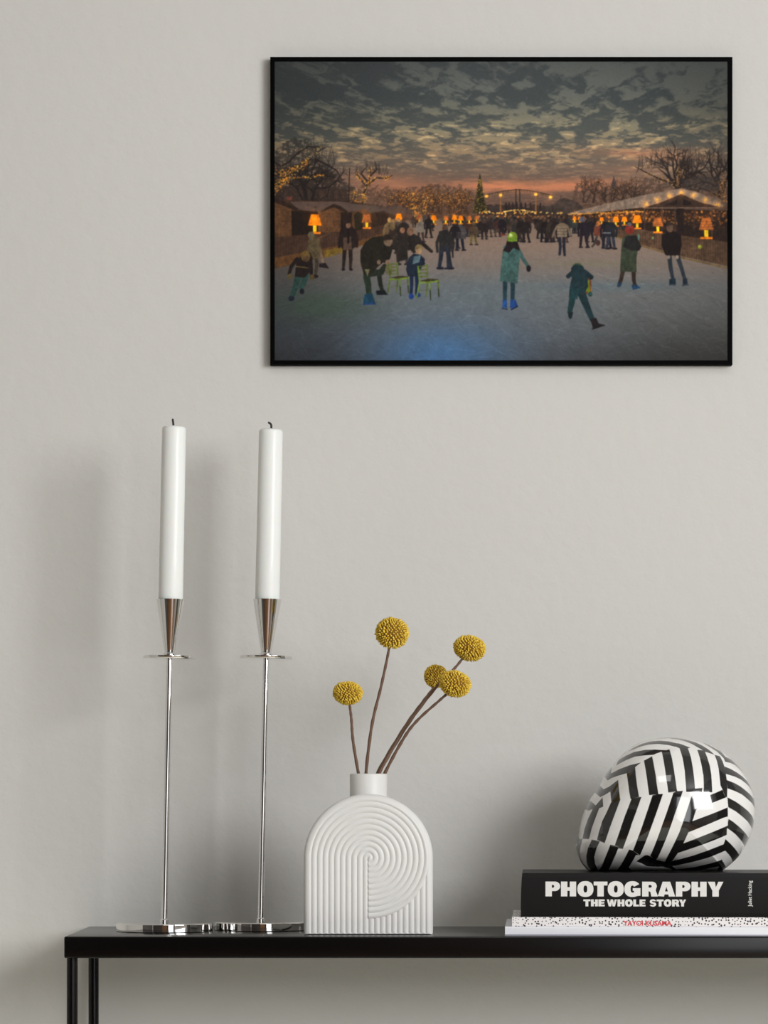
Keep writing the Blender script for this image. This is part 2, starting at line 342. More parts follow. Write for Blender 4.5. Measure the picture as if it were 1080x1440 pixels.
def lettering(name, word, y0, y1, Y, m, parent, t):
    k = (DIST+Y)/FPX; loops = []
    for ch, a, b in word:
        h = y1-y0; w_ = (b-a)/h
        for L in glyph(ch, w_, t): loops.append([((a-540+x*h)*k, -((y1-HZ)-y*h)*k) for x, y in L])
    me = curve_mesh(name, loops, .00008)
    me.transform(Matrix.Translation((0, Y, ZCAM)) @ Matrix.Rotation(math.pi/2, 4, 'X'))
    return link(name, me, m, parent)
def font_text(name, body, size, at, Y, m, parent, vertical=False, off=0.0, sx=1.0, width=None, height=None):
    cu = bpy.data.curves.new(name, 'FONT'); cu.body = body; cu.size = size; cu.extrude = .00008; cu.offset = off; cu.fill_mode = 'BOTH'
    t = bpy.data.objects.new('tmp', cu); COL.objects.link(t); bpy.context.view_layer.update()
    me = bpy.data.meshes.new_from_object(t.evaluated_get(bpy.context.evaluated_depsgraph_get())); bpy.data.objects.remove(t); bpy.data.curves.remove(cu)
    co = np.array([v.co[:] for v in me.vertices]); mn, mx = co.min(0), co.max(0)
    S = Matrix.Diagonal((width/(mx[0]-mn[0]), height/(mx[1]-mn[1]), 1, 1)) @ Matrix.Translation((-mn[0], -mn[1], 0))
    if vertical: S = Matrix.Rotation(math.pi/2, 4, 'Z') @ S
    me.transform(Matrix.Translation(at) @ Matrix.Rotation(math.pi/2, 4, 'X') @ S)
    return link(name, me, m, parent)
def book(label, x0, x1, z0, z1, y0, y1, mc, mp, cover_t, mb=None, bow=0.0):
    b = empty('book', ((x0+x1)/2, (y0+y1)/2, z0), label, 'book', 'books stacked flat on the black table')
    # cover: spine facing the room and two boards, one wrap
    prof = []; n = 10; h = z1-z0
    for i in range(n+1):
        t = i/n; prof.append((y0+bow*(1-math.sin(math.pi*t))**1.0*.6+(0 if 0 < i < n else .0004), z0+h*t))
    bm = bmesh.new()
    outer = [(y1, z0)]+prof+[(y1, z1)]
    inner = [(y1, z1-cover_t), (y0+cover_t+.0006, z1-cover_t), (y0+cover_t+.0006, z0+cover_t), (y1, z0+cover_t)]
    L = outer+inner; A = [bm.verts.new((x0+(.0014*((z-z0)/h)**3 if bow else 0), y, z)) for y, z in L]; B = [bm.verts.new((x1, y, z)) for y, z in L]
    k = len(L)
    for i in range(k): bm.faces.new((A[i], A[(i+1) % k], B[(i+1) % k], B[i]))
    bm.faces.new(A); bm.faces.new(B[::-1])
    o = bm_link('cover', bm, mc, b); bmesh_tri(o)
    if mb: o2 = bm_link('lower_board', boxm((x0-.0003, y0-.0003, z0), (x1+.0003, y1+.0003, z0+.0017), .0003, 1), mb, b)
    bm_link('pages', boxm((x0+.002, y0+cover_t+.0008, z0+cover_t+.0001+(.0012 if mb else 0)), (x1-.002, y1-.003, z1-cover_t-.0001)), mp, b)
    return b
def bmesh_tri(o):
    bm = bmesh.new(); bm.from_mesh(o.data); bmesh.ops.triangulate(bm, faces=[f for f in bm.faces if len(f.verts) > 4]); bm.to_mesh(o.data); bm.free()
zA = TOP+.0001; zB = P(0, 1304, .0).z; zC = P(0, 1290.3, .003).z; zD = P(0, 1228, .005).z
bw = book('plain white book, bottommost of the stack, lying directly on the black table', P(711, 0, 0).x, P(711, 0, 0).x+.302, zA, zB, .001, BD, M_wcover, M_pages, .0012, M_grey)
# dotted book: cover with painted dots
M_dots = mat('dotted_cover', (.80, .77, .77, 1), .5); nt = M_dots.node_tree; N = nt.nodes.new
tc = N('ShaderNodeTexCoord'); vo = N('ShaderNodeTexVoronoi'); vo.feature = 'F1'; vo.voronoi_dimensions = '2D'; vo.inputs['Scale'].default_value = 300; vo.inputs['Randomness'].default_value = .8
sp = N('ShaderNodeSeparateXYZ'); ad = N('ShaderNodeMath'); cb_ = N('ShaderNodeCombineXYZ'); nt.links.new(tc.outputs['Object'], sp.inputs[0]); nt.links.new(sp.outputs['Y'], ad.inputs[0]); nt.links.new(sp.outputs['Z'], ad.inputs[1]); nt.links.new(sp.outputs['X'], cb_.inputs[0]); nt.links.new(ad.outputs[0], cb_.inputs[1])
nz = N('ShaderNodeTexNoise'); nz.inputs['Scale'].default_value = 90
th = N('ShaderNodeMath'); th.operation = 'MULTIPLY_ADD'; th.inputs[1].default_value = .50; th.inputs[2].default_value = -.02
sub = N('ShaderNodeMath'); sub.operation = 'LESS_THAN'
mx = N('ShaderNodeMix'); mx.data_type = 'RGBA'; mx.inputs[6].default_value = (.80, .77, .77, 1); mx.inputs[7].default_value = (.030, .022, .035, 1)
nt.links.new(cb_.outputs[0], vo.inputs['Vector']); nt.links.new(tc.outputs['Object'], nz.inputs['Vector']); nt.links.new(nz.outputs['Fac'], th.inputs[0])
nt.links.new(vo.outputs['Distance'], sub.inputs[0]); nt.links.new(th.outputs[0], sub.inputs[1]); nt.links.new(sub.outputs[0], mx.inputs[0]); nt.links.new(mx.outputs[2], nt.nodes['Principled BSDF'].inputs['Base Color'])
bd = book('thin white book with black dots and red lettering between two other books', P(720.8, 0, .003).x, P(720.8, 0, .003).x+.292, zB+.0001, zC, .003, BD-.006, M_dots, M_pages, .0014)
kq = 3.003/FPX
font_text('author_lettering', 'YAYOI KUSAMA', .01, (P(877.5, 0, .003).x, .0029, P(0, 1302.2, .003).z), 0, M_red, bd, False, .0003, width=68*kq, height=7.2*kq)
bb = book('thick black photography book with white title, topmost of the stack', P(733.2, 0, .005).x, P(733.2, 0, .005).x+.285, zC+.0001, zD, .005, BD-.035, M_bblack, M_pages, .0022, None, .0016)
YT = .0048
SH = 2.2; SS = lambda W_: [(c_, a_+SH, b_+SH) for c_, a_, b_ in W_]
lettering('title_lettering', SS([('P', 765.8, 786.5), ('H', 787.7, 809), ('O', 810.7, 833.4), ('T', 833.7, 853.1), ('O', 853.5, 876.2), ('G', 876.9, 899.5), ('R', 901.9, 923.9), ('A', 923.6, 948.3), ('P', 949.2, 969.9), ('H', 971.2, 992.3), ('Y', 993.9, 1015.9)]), 1240.1, 1261, YT, M_letter, bb, .43)
lettering('subtitle_lettering', SS([('T', 819.2, 829.2), ('H', 829.9, 839.6), ('E', 840.4, 849.2), ('W', 852.2, 866.4), ('H', 867.2, 877), ('O', 877.9, 888.6), ('L', 889.4, 897.4), ('E', 898.2, 906.6), ('S', 912.2, 921.8), ('T', 922.2, 932), ('O', 932.4, 943), ('R', 943.8, 954.2), ('Y', 953.6, 963.7)]), 1265.2, 1275, YT, M_letter, bb, .40)
kq = 3.005/FPX
font_text('author_lettering', 'Juliet Hacking', .01, (P(1059.5, 0, YT).x, YT, P(0, 1275, YT).z), 0, M_letter, bb, True, .0001, width=36.5*kq, height=7.0*kq)

# the stack lies turned a little on the table: every book is swung about its own front left corner
for q, x_, y_ in ((bw, 711, .001), (bd, 720.8, .003), (bb, 733.2, .005)):
    piv = Vector((P(x_, 0, y_).x, y_, 0)); M = Matrix.Translation(piv+Vector((0, .013, 0))) @ Matrix.Rotation(math.radians(-2.9), 4, 'Z') @ Matrix.Translation(-piv)
    L = M @ q.location; q.location = L; q.rotation_euler.z = math.radians(-2.9)

PRINT_GAIN = 1.10
# ---------- the printed picture: painted with numpy in photo pixels ----------
PX0, PY0, PX1, PY1 = 386.0, 86.0, 1024.0, 507.0
PS = 1.5
PW, PH = int((PX1-PX0)*PS)+1, int((PY1-PY0)*PS)+1
prng = np.random.RandomState(11)
YY, XX = np.mgrid[0:PH, 0:PW].astype(np.float32)
XX = XX/PS+PX0; YY = YY/PS+PY0

def vnoise(x, y, seed):
    r = np.random.RandomState(seed).rand(256, 256).astype(np.float32)
    xi = np.floor(x).astype(int); yi = np.floor(y).astype(int)
    fx = x-xi; fy = y-yi
    fx = fx*fx*(3-2*fx); fy = fy*fy*(3-2*fy)
    a = r[yi % 256, xi % 256]; b = r[yi % 256, (xi+1) % 256]
    c = r[(yi+1) % 256, xi % 256]; d = r[(yi+1) % 256, (xi+1) % 256]
    return (a*(1-fx)+b*fx)*(1-fy)+(c*(1-fx)+d*fx)*fy
def fbm(x, y, seed, octv=5, gain=.55):
    s = 0; a = 1; t = 0
    for k in range(octv):
        s = s+a*vnoise(x*2**k+k*17.3, y*2**k+k*9.1, seed+k); t += a; a *= gain
    return s/t
def sst(e0, e1, x):
    t = np.clip((x-e0)/(e1-e0), 0, 1); return t*t*(3-2*t)
def lerp(a, b, t): return a*(1-t)+b*t
def ramp(v, stops):
    xs = [s[0] for s in stops]
    return np.stack([np.interp(v, xs, [s[1][k] for s in stops]) for k in range(3)], -1)

IMG = np.zeros((PH, PW, 3), np.float32)
def pbox(x0, y0, x1, y1):
    i0 = max(0, int((x0-PX0)*PS)-1); i1 = min(PW, int((x1-PX0)*PS)+3)
    j0 = max(0, int((y0-PY0)*PS)-1); j1 = min(PH, int((y1-PY0)*PS)+3)
    return i0, i1, j0, j1
def blend(sl, m, col):
    c = np.asarray(col, np.float32)
    IMG[sl] = IMG[sl]*(1-m[..., None])+c*m[..., None]
def inpoly(pts, X, Y):
    ins = np.zeros(X.shape, bool); n = len(pts)
    for k in range(n):
        x0, y0 = pts[k]; x1, y1 = pts[(k+1) % n]
        if y0 == y1: continue
        c = ((y0 > Y) != (y1 > Y)) & (X < (x1-x0)*(Y-y0)/(y1-y0)+x0)
        ins ^= c
    return ins
def poly(pts, col, a=1.0):
    xs = [p[0] for p in pts]; ys = [p[1] for p in pts]
    i0, i1, j0, j1 = pbox(min(xs), min(ys), max(xs), max(ys))
    if i1 <= i0 or j1 <= j0: return
    X = XX[j0:j1, i0:i1]; Y = YY[j0:j1, i0:i1]; m = np.zeros(X.shape, np.float32)
    for dx in (-.375, -.125, .125, .375):
        for dy in (-.375, -.125, .125, .375):
            m += inpoly(pts, X+dx/PS, Y+dy/PS)
    blend((slice(j0, j1), slice(i0, i1)), m/16*a, col)
def line(pts, w, col, a=1.0, w2=None):
    w2 = w if w2 is None else w2; n = len(pts)-1
    for k in range(n):
        (x0, y0), (x1, y1) = pts[k], pts[k+1]
        wa = lerp(w, w2, k/n); wb = lerp(w, w2, (k+1)/n); ww = max(wa, wb)
        i0, i1, j0, j1 = pbox(min(x0, x1)-ww, min(y0, y1)-ww, max(x0, x1)+ww, max(y0, y1)+ww)
        if i1 <= i0 or j1 <= j0: continue
        X = XX[j0:j1, i0:i1]; Y = YY[j0:j1, i0:i1]
        L = (x1-x0)**2+(y1-y0)**2+1e-6
        t = np.clip(((X-x0)*(x1-x0)+(Y-y0)*(y1-y0))/L, 0, 1)
        d = np.hypot(X-x0-t*(x1-x0), Y-y0-t*(y1-y0))
        m = np.clip((lerp(wa, wb, t)/2-d)*PS+.5, 0, 1)*a*np.minimum(1, lerp(wa, wb, t)*PS)
        blend((slice(j0, j1), slice(i0, i1)), m, col)
def ell(x, y, rx, ry, col, a=1.0, soft=0.0):
    s = 1+soft
    i0, i1, j0, j1 = pbox(x-rx*s*1.2, y-ry*s*1.2, x+rx*s*1.2, y+ry*s*1.2)
    if i1 <= i0 or j1 <= j0: return
    X = XX[j0:j1, i0:i1]; Y = YY[j0:j1, i0:i1]
    d = np.hypot((X-x)/rx, (Y-y)/ry)
    m = np.exp(-2.2*d*d) if soft else np.clip((1-d)*min(rx, ry)*PS+.5, 0, 1)
    blend((slice(j0, j1), slice(i0, i1)), (m*a).astype(np.float32), col)
def add_glow(x, y, r, col, a):
    i0, i1, j0, j1 = pbox(x-r*3, y-r*3, x+r*3, y+r*3)
    if i1 <= i0 or j1 <= j0: return
    X = XX[j0:j1, i0:i1]; Y = YY[j0:j1, i0:i1]
    m = np.exp(-((X-x)**2+(Y-y)**2)/(r*r))*a
    IMG[j0:j1, i0:i1] += m[..., None]*np.asarray(col, np.float32)
def blur(sig):
    global IMG
    r = int(sig*3)+1; k = np.exp(-np.arange(-r, r+1)**2/(2*sig*sig)); k /= k.sum()
    P = np.pad(IMG, ((r, r), (0, 0), (0, 0)), 'edge'); IMG = sum(k[i]*P[i:i+PH] for i in range(2*r+1)).astype(np.float32)
    P = np.pad(IMG, ((0, 0), (r, r), (0, 0)), 'edge'); IMG = sum(k[i]*P[:, i:i+PW] for i in range(2*r+1)).astype(np.float32)

def paint_sky():
    global IMG
    left = (1-sst(386, 700, XX))[..., None]; right = sst(850, 1024, XX)[..., None]
    base = ramp(YY, [(86, (88, 92, 90)), (130, (98, 101, 96)), (170, (112, 109, 96)), (205, (118, 107, 93)),
                     (235, (110, 96, 85)), (255, (106, 88, 77)), (285, (100, 80, 68)), (310, (80, 60, 50))])
    lit = ramp(YY, [(86, (98, 104, 101)), (150, (122, 122, 106)), (180, (150, 141, 112)), (215, (172, 142, 105)), (240, (142, 114, 92)), (270, (136, 98, 76)), (310, (90, 62, 50))])
    dark = ramp(YY, [(86, (60, 65, 67)), (140, (54, 61, 64)), (190, (68, 74, 74)), (215, (90, 86, 78)), (240, (102, 88, 78)), (270, (92, 72, 63)), (310, (60, 48, 44))])
    persp = (305-YY).clip(8)            # clouds shrink towards the horizon
    v = 900/persp; u = (XX-760)/(persp*.20+14)
    wx = fbm(XX/30, YY/14, 63, 3)-.5
    n = fbm(u*1.9+5+wx*1.1, v*2.3+2+wx*1.0, 3, 6, .66)*.80+fbm(XX/78+7, YY/40, 31, 3)*.20
    cover = .428+.03*np.sin((XX-386)/638*3.14)+.03*sst(165, 215, YY)*(1-sst(225, 262, YY))
    # the clear patch at the upper right, open air towards the top centre
    clear = sst(-30, 110, (XX-690)*.42-(YY-86)*1.15)
    cover = cover+clear*.17-.035*left[..., 0]*(1-sst(86, 200, YY))+.03*(1-sst(86, 110, YY))
    m = sst(cover-.055, cover+.085, n)[..., None]
    l = (1-sst(.38, .50, n))[..., None]*sst(120, 200, YY)[..., None]*(1-clear[..., None])
    n2 = fbm(XX/16, YY/4.2, 40, 4)
    c = lerp(base, lit, l*.6)
    c = lerp(c, dark, m*.75)
    c = c+(sst(.56, .74, n2)*sst(150, 190, YY)*(1-sst(225, 262, YY)))[..., None]*np.array((60, 46, 26))*.9
    c = c*(1-.13*left*(1-sst(200, 290, YY))[..., None])
    c = c*(1-.10*right*(1-sst(150, 240, YY))[..., None])
    # burning band over the horizon
    for (x, y, rx, ry, a) in ((700, 262, 46, 6.5, .85), (660, 259, 40, 5, .45), (745, 265, 60, 4.5, .6), (800, 261, 62, 5.5, .75), (845, 256, 50, 5, .4), (560, 262, 55, 12, .45), (520, 250, 45, 9, .25), (905, 214, 70, 6, .42), (950, 222, 60, 5, .3), (895, 238, 60, 9, .18)):
        nn = fbm(XX/22, YY/5, 77, 3)
        g = np.exp(-((XX-x)/rx)**2-((YY-y+(nn-.5)*9)/ry)**2)[..., None]*a
        c = lerp(c, np.array((214, 132, 92), np.float32), g)
    g = (np.exp(-((YY-270)/26)**2)*.10*(1-np.abs(XX-760)/420).clip(0))[..., None]
    c = lerp(c, np.array((168, 112, 86), np.float32), g)
    c += (fbm(XX/2.2, YY/1.6, 91, 2)-.5)[..., None]*7
    IMG = c.astype(np.float32)

def paint_ice():
    h = 306
    w = ramp(YY, [(300, (100, 76, 62)), (320, (122, 101, 87)), (345, (128, 109, 97)), (372, (118, 106, 99)), (400, (104, 103, 103)), (430, (94, 99, 103)), (470, (86, 92, 99)), (507, (74, 78, 84))])
    xl = sst(386, 600, XX)[..., None]; xr = sst(700, 1024, XX)[..., None]
    w = w*(.70+.30*xl)
    w = lerp(w, w*np.array((1.04, .98, .90)), xr*sst(380, 470, YY)[..., None])
    w = w*(1-.22*xr*sst(430, 507, YY)[..., None])
    blue = np.exp(-((XX-615)/95)**2-((YY-500)/44)**2)[..., None]
    w = lerp(w, np.array((72, 118, 170), np.float32), blue*.80)
    w = lerp(w, np.array((88, 104, 112), np.float32), (np.exp(-((XX-660)/110)**2-((YY-410)/26)**2)*.45)[..., None])
    w = lerp(w, np.array((58, 78, 62), np.float32), (np.exp(-((XX-450)/70)**2-((YY-430)/22)**2)*.6)[..., None])
    w = lerp(w, np.array((110, 110, 84), np.float32), (np.exp(-((XX-840)/90)**2-((YY-370)/5)**2)*.35)[..., None])
    w = lerp(w, np.array((72, 98, 108), np.float32), (np.exp(-((XX-860)/120)**2-((YY-402)/8)**2)*.35)[..., None])
    persp = (YY-285).clip(6)
    tx = fbm((XX-705)/persp*22, 900/persp*2.2, 120, 4, .7)-.5
    w = w*(1+tx[..., None]*.16)
    w += (fbm(XX/1.6, YY/1.2, 140, 2)-.5)[..., None]*9
    m = sst(h-1, h+2, YY)[..., None]
    IMG[:] = IMG*(1-m)+w*m
    r = np.random.RandomState(5)
    for k in range(900):                # skate marks scratched in the ice
        y = 372+135*r.rand()**.8; x = 386+638*r.rand(); s = (y-300)/200
        L = (6+26*r.rand())*s; ang = r.choice((-.55, -.3, .15, .4, .75, 1.1))+r.randn()*.22
        cv = r.randn()*.35; p = []
        for q in range(7):
            t = q/6; a2 = ang+cv*t; p.append((x, y)); x += math.cos(a2)*L/6; y += math.sin(a2)*L/6*.62
        b = IMG[min(PH-1, max(0, int((p[0][1]-PY0)*PS))), min(PW-1, max(0, int((p[0][0]-PX0)*PS)))]
        line(p, .55+.5*r.rand(), b*(1.28 if r.rand() < .6 else .78), .33)

def tree(x, y, ang, L, w, depth, col, r, lights=None, spread=.5, out=None):
    p = [(x, y)]; a = ang
    for q in range(4):
        a += r.randn()*.16
        x += math.cos(a)*L/4; y -= math.sin(a)*L/4; p.append((x, y))
    line(p, w, col, .9, w*.65)
    if out is not None: out += p if depth >= lights else []
    if depth <= 0: return
    n = 3 if r.rand() < .55 else 2
    for q in range(n):
        i = r.randint(2, 5)
        tree(p[i][0], p[i][1], a+r.randn()*spread+(q-(n-1)/2)*spread*1.1, L*(.62+.22*r.rand()), w*.62, depth-1, col, r, lights, spread, out)
def bulbs(pts, n, r, j=2.2, size=.9, cols=((255, 170, 50), (255, 140, 30), (255, 205, 95)), a=.8):
    for k in range(n):
        q = r.randint(len(pts)); p = pts[q]
        x = p[0]+r.randn()*j; y = p[1]+r.randn()*j
        c = cols[r.randint(len(cols))]
        ell(x, y, size*(.6+.6*r.rand()), size*(.6+.6*r.rand()), c, a*(.45+.55*r.rand()))

def paint_far():
    r = np.random.RandomState(21)
    D = (38, 30, 27)
    # dark mass of the left hand trees and houses
    n = fbm(XX/9, YY/9, 55, 3)
    def mass(pts, col, a, thr=.42):
        i0, i1, j0, j1 = pbox(min(p[0] for p in pts), min(p[1] for p in pts), max(p[0] for p in pts), max(p[1] for p in pts))
        X = XX[j0:j1, i0:i1]; Y = YY[j0:j1, i0:i1]
        m = inpoly(pts, X+(fbm(X/5, Y/5, 8, 2)-.5)*14, Y+(fbm(X/5, Y/5, 9, 2)-.5)*14)*sst(thr-.1, thr+.1, fbm(X/3, Y/3, 10, 3))*a
        blend((slice(j0, j1), slice(i0, i1)), m.astype(np.float32), col)
    mass([(386, 215), (400, 200), (425, 192), (445, 205), (462, 232), (480, 252), (500, 262), (500, 290), (386, 290)], (52, 46, 42), .60, .44)
    mass([(386, 240), (430, 225), (470, 250), (492, 275), (492, 300), (386, 300)], (56, 42, 35), .7, .35)
    mass([(490, 268), (520, 262), (560, 268), (610, 258), (650, 262), (668, 275), (668, 312), (490, 312)], (88, 60, 42), .62, .42)
    mass([(668, 292), (700, 288), (760, 290), (800, 292), (800, 312), (668, 312)], (62, 44, 36), .9, .25)
    mass([(806, 262), (830, 250), (860, 262), (900, 250), (940, 252), (1024, 236), (1024, 300), (806, 300)], (78, 56, 44), .55, .46)
    # houses behind the left trees
    poly([(386, 262), (490, 266), (490, 290), (386, 290)], (58, 42, 34), .7)
    for k in range(9): poly([(400+k*10, 268), (405+k*10, 268), (405+k*10, 279), (400+k*10, 279)], (92, 62, 50), .35)
    poly([(404, 276), (411, 276), (411, 282), (404, 282)], (150, 66, 50), .7)
    # big left tree
    out = []
    for (x, y, a, L, w, d) in ((432, 284, 1.75, 30, 6, 5), (438, 284, 1.2, 26, 5, 5), (428, 284, 2.2, 24, 4, 5)):
        tree(x, y, a, L, w, d, D, r, 9, .48, out)
    for (pts) in ([(386, 262), (400, 250), (420, 236), (436, 224), (446, 214), (458, 207)], [(386, 246), (404, 240), (424, 232), (440, 224)], [(388, 256), (410, 250), (430, 249), (456, 246)], [(386, 228), (396, 234), (408, 226), (420, 214), (434, 206), (452, 206)], [(444, 224), (462, 232), (474, 240), (482, 254)]):
        line(pts, 3.0, (40, 30, 26), .95, 1.2)
    for q in range(60):
        x = 390+85*r.rand(); y = 240-38*math.sin((x-386)/95*3.0)*r.rand(); line([(x, y), (x+r.randn()*4, y-8-14*r.rand())], .7, (44, 38, 35), .7, .4)
    def along(paths, n, j, size=.85, **kw):
        P = []
        for p in paths:
            for k in range(len(p)-1):
                for t in np.linspace(0, 1, 12): P.append((lerp(p[k][0], p[k+1][0], t), lerp(p[k][1], p[k+1][1], t)))
        bulbs(P, n, r, j, size, **kw)
    along([[(386, 262), (400, 250), (420, 236), (436, 224)], [(386, 270), (396, 262), (404, 252)], [(386, 246), (404, 240), (424, 232)]], 260, 2.6, .85)
    along([[(388, 256), (410, 250), (430, 249), (456, 246)]], 90, 1.2, .8)
    along([[(420, 236), (436, 222), (452, 206)]], 36, 2, .7)
    # second tree and the lit row
    t2 = []
    for pts in ([(510, 290), (512, 272), (518, 256), (522, 244), (520, 232)], [(518, 258), (530, 250), (545, 250), (552, 246)], [(516, 262), (506, 250), (500, 242)], [(522, 246), (530, 238), (528, 228)], [(518, 256), (508, 244), (514, 236)]):
        line(pts, 3.2, (56, 40, 30), 1, 1.0); t2.append(pts)
    for q in range(46):
        x = 500+50*r.rand(); line([(x, 246-8*r.rand()), (x+r.randn()*3, 228-6*r.rand()+abs(x-522)*.35)], .7, (54, 44, 38), .6, .4)
    along(t2[:1]+t2[1:3], 120, 2.0, .8)
    along([[(484, 276), (500, 270), (516, 278)], [(494, 280), (512, 286)]], 90, 3.0, .8, a=.6)
    for x0 in (557, 568, 583, 597, 608, 620, 634, 645, 655):
        hgt = 30+12*r.rand(); pts = []
        for q in range(5):
            tree(x0+r.randn()*2, 300, 1.57+r.randn()*.2, hgt*.42, 1.6, 3, (70, 46, 32), r, 0, .5, pts)
        bulbs(pts, 150, r, 1.4, .62, cols=((232, 140, 48), (205, 112, 36), (240, 165, 78)), a=.75)
    along([[(580, 290), (586, 300)], [(583, 270), (582, 300)], [(600, 275), (598, 300)]], 110, 2.0, .9)
    line([(491, 300), (491, 262), (492, 236)], 1.6, (42, 30, 28), 1, 1.0)
    # far buildings and bridge
    poly([(775, 290), (786, 280), (792, 278), (806, 281), (820, 290), (820, 300), (775, 300)], (70, 56, 50), .95)
    line([(788, 280), (789, 275)], .9, (70, 56, 50))
    poly([(686, 288), (702, 288), (702, 300), (686, 300)], (56, 46, 44), .8)
    poly([(757, 290), (782, 289), (782, 300), (757, 300)], (62, 50, 46), .9)
    arch = [(682, 274), (700, 270), (715, 267.5), (726, 266.4), (740, 267), (755, 269.5), (776, 274.5)]
    line(arch, 1.3, (64, 48, 42)); line([(x, y+2) for x, y in arch], .7, (80, 58, 46), .8)
    line([(725.5, 266), (725.5, 300)], 1.5, (52, 42, 40)); line([(731, 266), (731, 300)], 1.5, (52, 42, 40))
    line([(684, 297), (705, 293), (728, 291), (752, 293), (775, 297)], 1.0, (60, 46, 42))
    line([(704, 272), (704, 300)], 1.8, (160, 100, 50), .8); line([(753.5, 272), (753.5, 300)], 1.8, (160, 100, 50), .8)
    line([(735, 292), (752, 283)], .8, (70, 52, 46)); line([(722, 292), (707, 284)], .8, (70, 52, 46))
    for x in (712, 716, 721, 727, 733, 739, 746, 760):
        poly([(x-1.6, 296), (x-1.2, 286), (x, 283.5), (x+1.2, 286), (x+1.6, 296)], (44, 34, 34), .9)
    for x, y in ((704, 274), (753.5, 273), (684, 275.5), (774, 276.5)): ell(x, y, 2.2, 2.0, (255, 180, 70), .95); add_glow(x, y, 4, (80, 45, 8), .8)
    for k in range(26):
        t = k/25; x = 683+94*t; y = np.interp(x, [p[0] for p in arch], [p[1] for p in arch])+1.6
        ell(x, y, .6, 1.1, (205, 140, 70), .6)
    # christmas tree
    for k in range(15):
        y = 249+k*3.5; w = .8+k*.68
        poly([(675-w*.7, y-4), (675-w-.8, y+1.5+r.rand()), (675-w*.3, y+.6), (675+w*.5, y+1), (675+w+.8, y+1.2+r.rand()), (675+w*.6, y-4)], (50, 44, 24), .95)
    line([(675, 245), (675, 254)], .9, (52, 44, 26))
    for k in range(110):
        y = 252+48*r.rand(); w = (y-246)*.2; ell(675+w*(2*r.rand()-1), y, .7, .6, ((200, 150, 50), (150, 130, 50), (235, 180, 70))[r.randint(3)], .6)
    # the string of lights over the crowd
    for k in range(70):
        x = 672+120*r.rand(); y = 298.5+1.2*r.randn(); ell(x, y, 1.0, .9, ((255, 185, 75), (250, 150, 50), (255, 215, 120))[r.randint(3)], .8)
    for k in range(60):
        t = r.rand(); x = 706+46*t; ell(x, 298-3.2*math.sin(t*3.14), .8, .7, (255, 205, 100), .85)
    for k in range(160):
        x = 640+160*r.rand(); ell(x, 303+4*r.rand(), 1.4, 1.1, ((200, 120, 55), (150, 90, 50), (225, 150, 70))[r.randint(3)], .45)
    # right hand trees
    R = (46, 34, 30)
    for (x, y, a, L, w, d) in ((953, 268, 1.9, 26, 5, 5), (955, 268, 1.35, 26, 5, 5), (952, 262, 2.6, 26, 3.4, 5), (955, 262, .7, 22, 3.4, 5), (1012, 275, 1.7, 26, 4, 5), (1016, 270, 1.3, 28, 4, 5), (1006, 262, 2.3, 22, 3, 4)):
        tree(x, y, a, L, w, d, R, r, 9, .42)
    for pts in ([(951, 262), (940, 256), (925, 250), (908, 242), (893, 234)], [(950, 256), (938, 246), (925, 236)], [(955, 255), (958, 236), (962, 218)], [(956, 256), (972, 248), (990, 236), (998, 222)], [(960, 262), (980, 262), (1000, 270), (1016, 280)], [(1015, 262), (1008, 246), (1000, 232)]):
        line(pts, 3.0, R, 1, .9)
    for q in range(70):
        x = 895+128*r.rand(); yb = 236-6*r.rand()+max(0, 930-x)*.2; line([(x, yb), (x+r.randn()*3, yb-12-22*r.rand()*(1-abs(x-965)/110))], .75, (52, 40, 34), .6, .4)
    for x0 in (822, 835, 850, 862, 874, 888):
        pts = []
        for q in range(3): tree(x0+r.randn()*2, 284, 1.57+r.randn()*.35, 13+5*r.rand(), 1.8, 3, (62, 44, 36), r, 0, .55, pts)
        bulbs(pts, 34, r, 1.2, .7, cols=((225, 150, 70), (200, 120, 55)), a=.6)
    poly([(860, 258), (862, 252), (863, 246), (864.5, 252), (866, 262), (860, 264)], (66, 56, 54), .9)
    along([[(951, 264), (953, 246), (958, 236)], [(950, 258), (930, 252), (905, 246)], [(960, 262), (985, 262), (1010, 276)], [(1016, 250), (1018, 275), (1010, 290)]], 200, 2.6, .8, cols=((225, 150, 60), (200, 118, 40), (245, 185, 95)), a=.65)
    along([[(1008, 262), (1016, 290)], [(1020, 240), (1022, 290)], [(960, 250), (1000, 258), (1020, 262)]], 150, 4, .8, cols=((235, 150, 50), (210, 120, 35)), a=.6)
    poly([(958, 252), (975, 248), (1012, 250), (1012, 268), (960, 266)], (56, 50, 50), .55)
    # left sheds
    W1 = (104, 66, 38); W2 = (84, 54, 34)
    poly([(386, 280), (500, 284), (552, 292), (560, 300), (548, 318), (500, 336), (386, 346)], (70, 46, 32), 1)
    poly([(408, 283), (478, 283), (500, 286), (502, 296), (474, 299), (440, 297), (420, 294)], (88, 70, 62), 1)
    poly([(488, 286), (528, 288), (548, 295), (520, 299), (498, 298)], (86, 70, 62), 1)
    poly([(530, 292), (560, 288), (584, 298), (556, 303)], (84, 66, 58), .9)
    poly([(386, 280), (396, 283), (418, 294), (411, 296), (411, 331), (386, 333)], W1, 1)
    poly([(386, 278), (396, 281), (421, 293), (417, 296), (386, 284)], (52, 34, 26), 1)
    poly([(448, 298), (462, 291), (470, 288), (478, 292), (486, 299), (479, 300), (479, 328), (448, 330)], W1, 1)
    poly([(460, 291), (470, 286), (480, 290), (490, 297), (486, 299), (470, 291), (450, 298)], (50, 34, 26), 1)
    poly([(410, 296), (447, 297), (447, 329), (411, 331)], (36, 24, 18), 1)
    poly([(480, 298), (495, 299), (495, 326), (480, 328)], (44, 28, 22), 1)
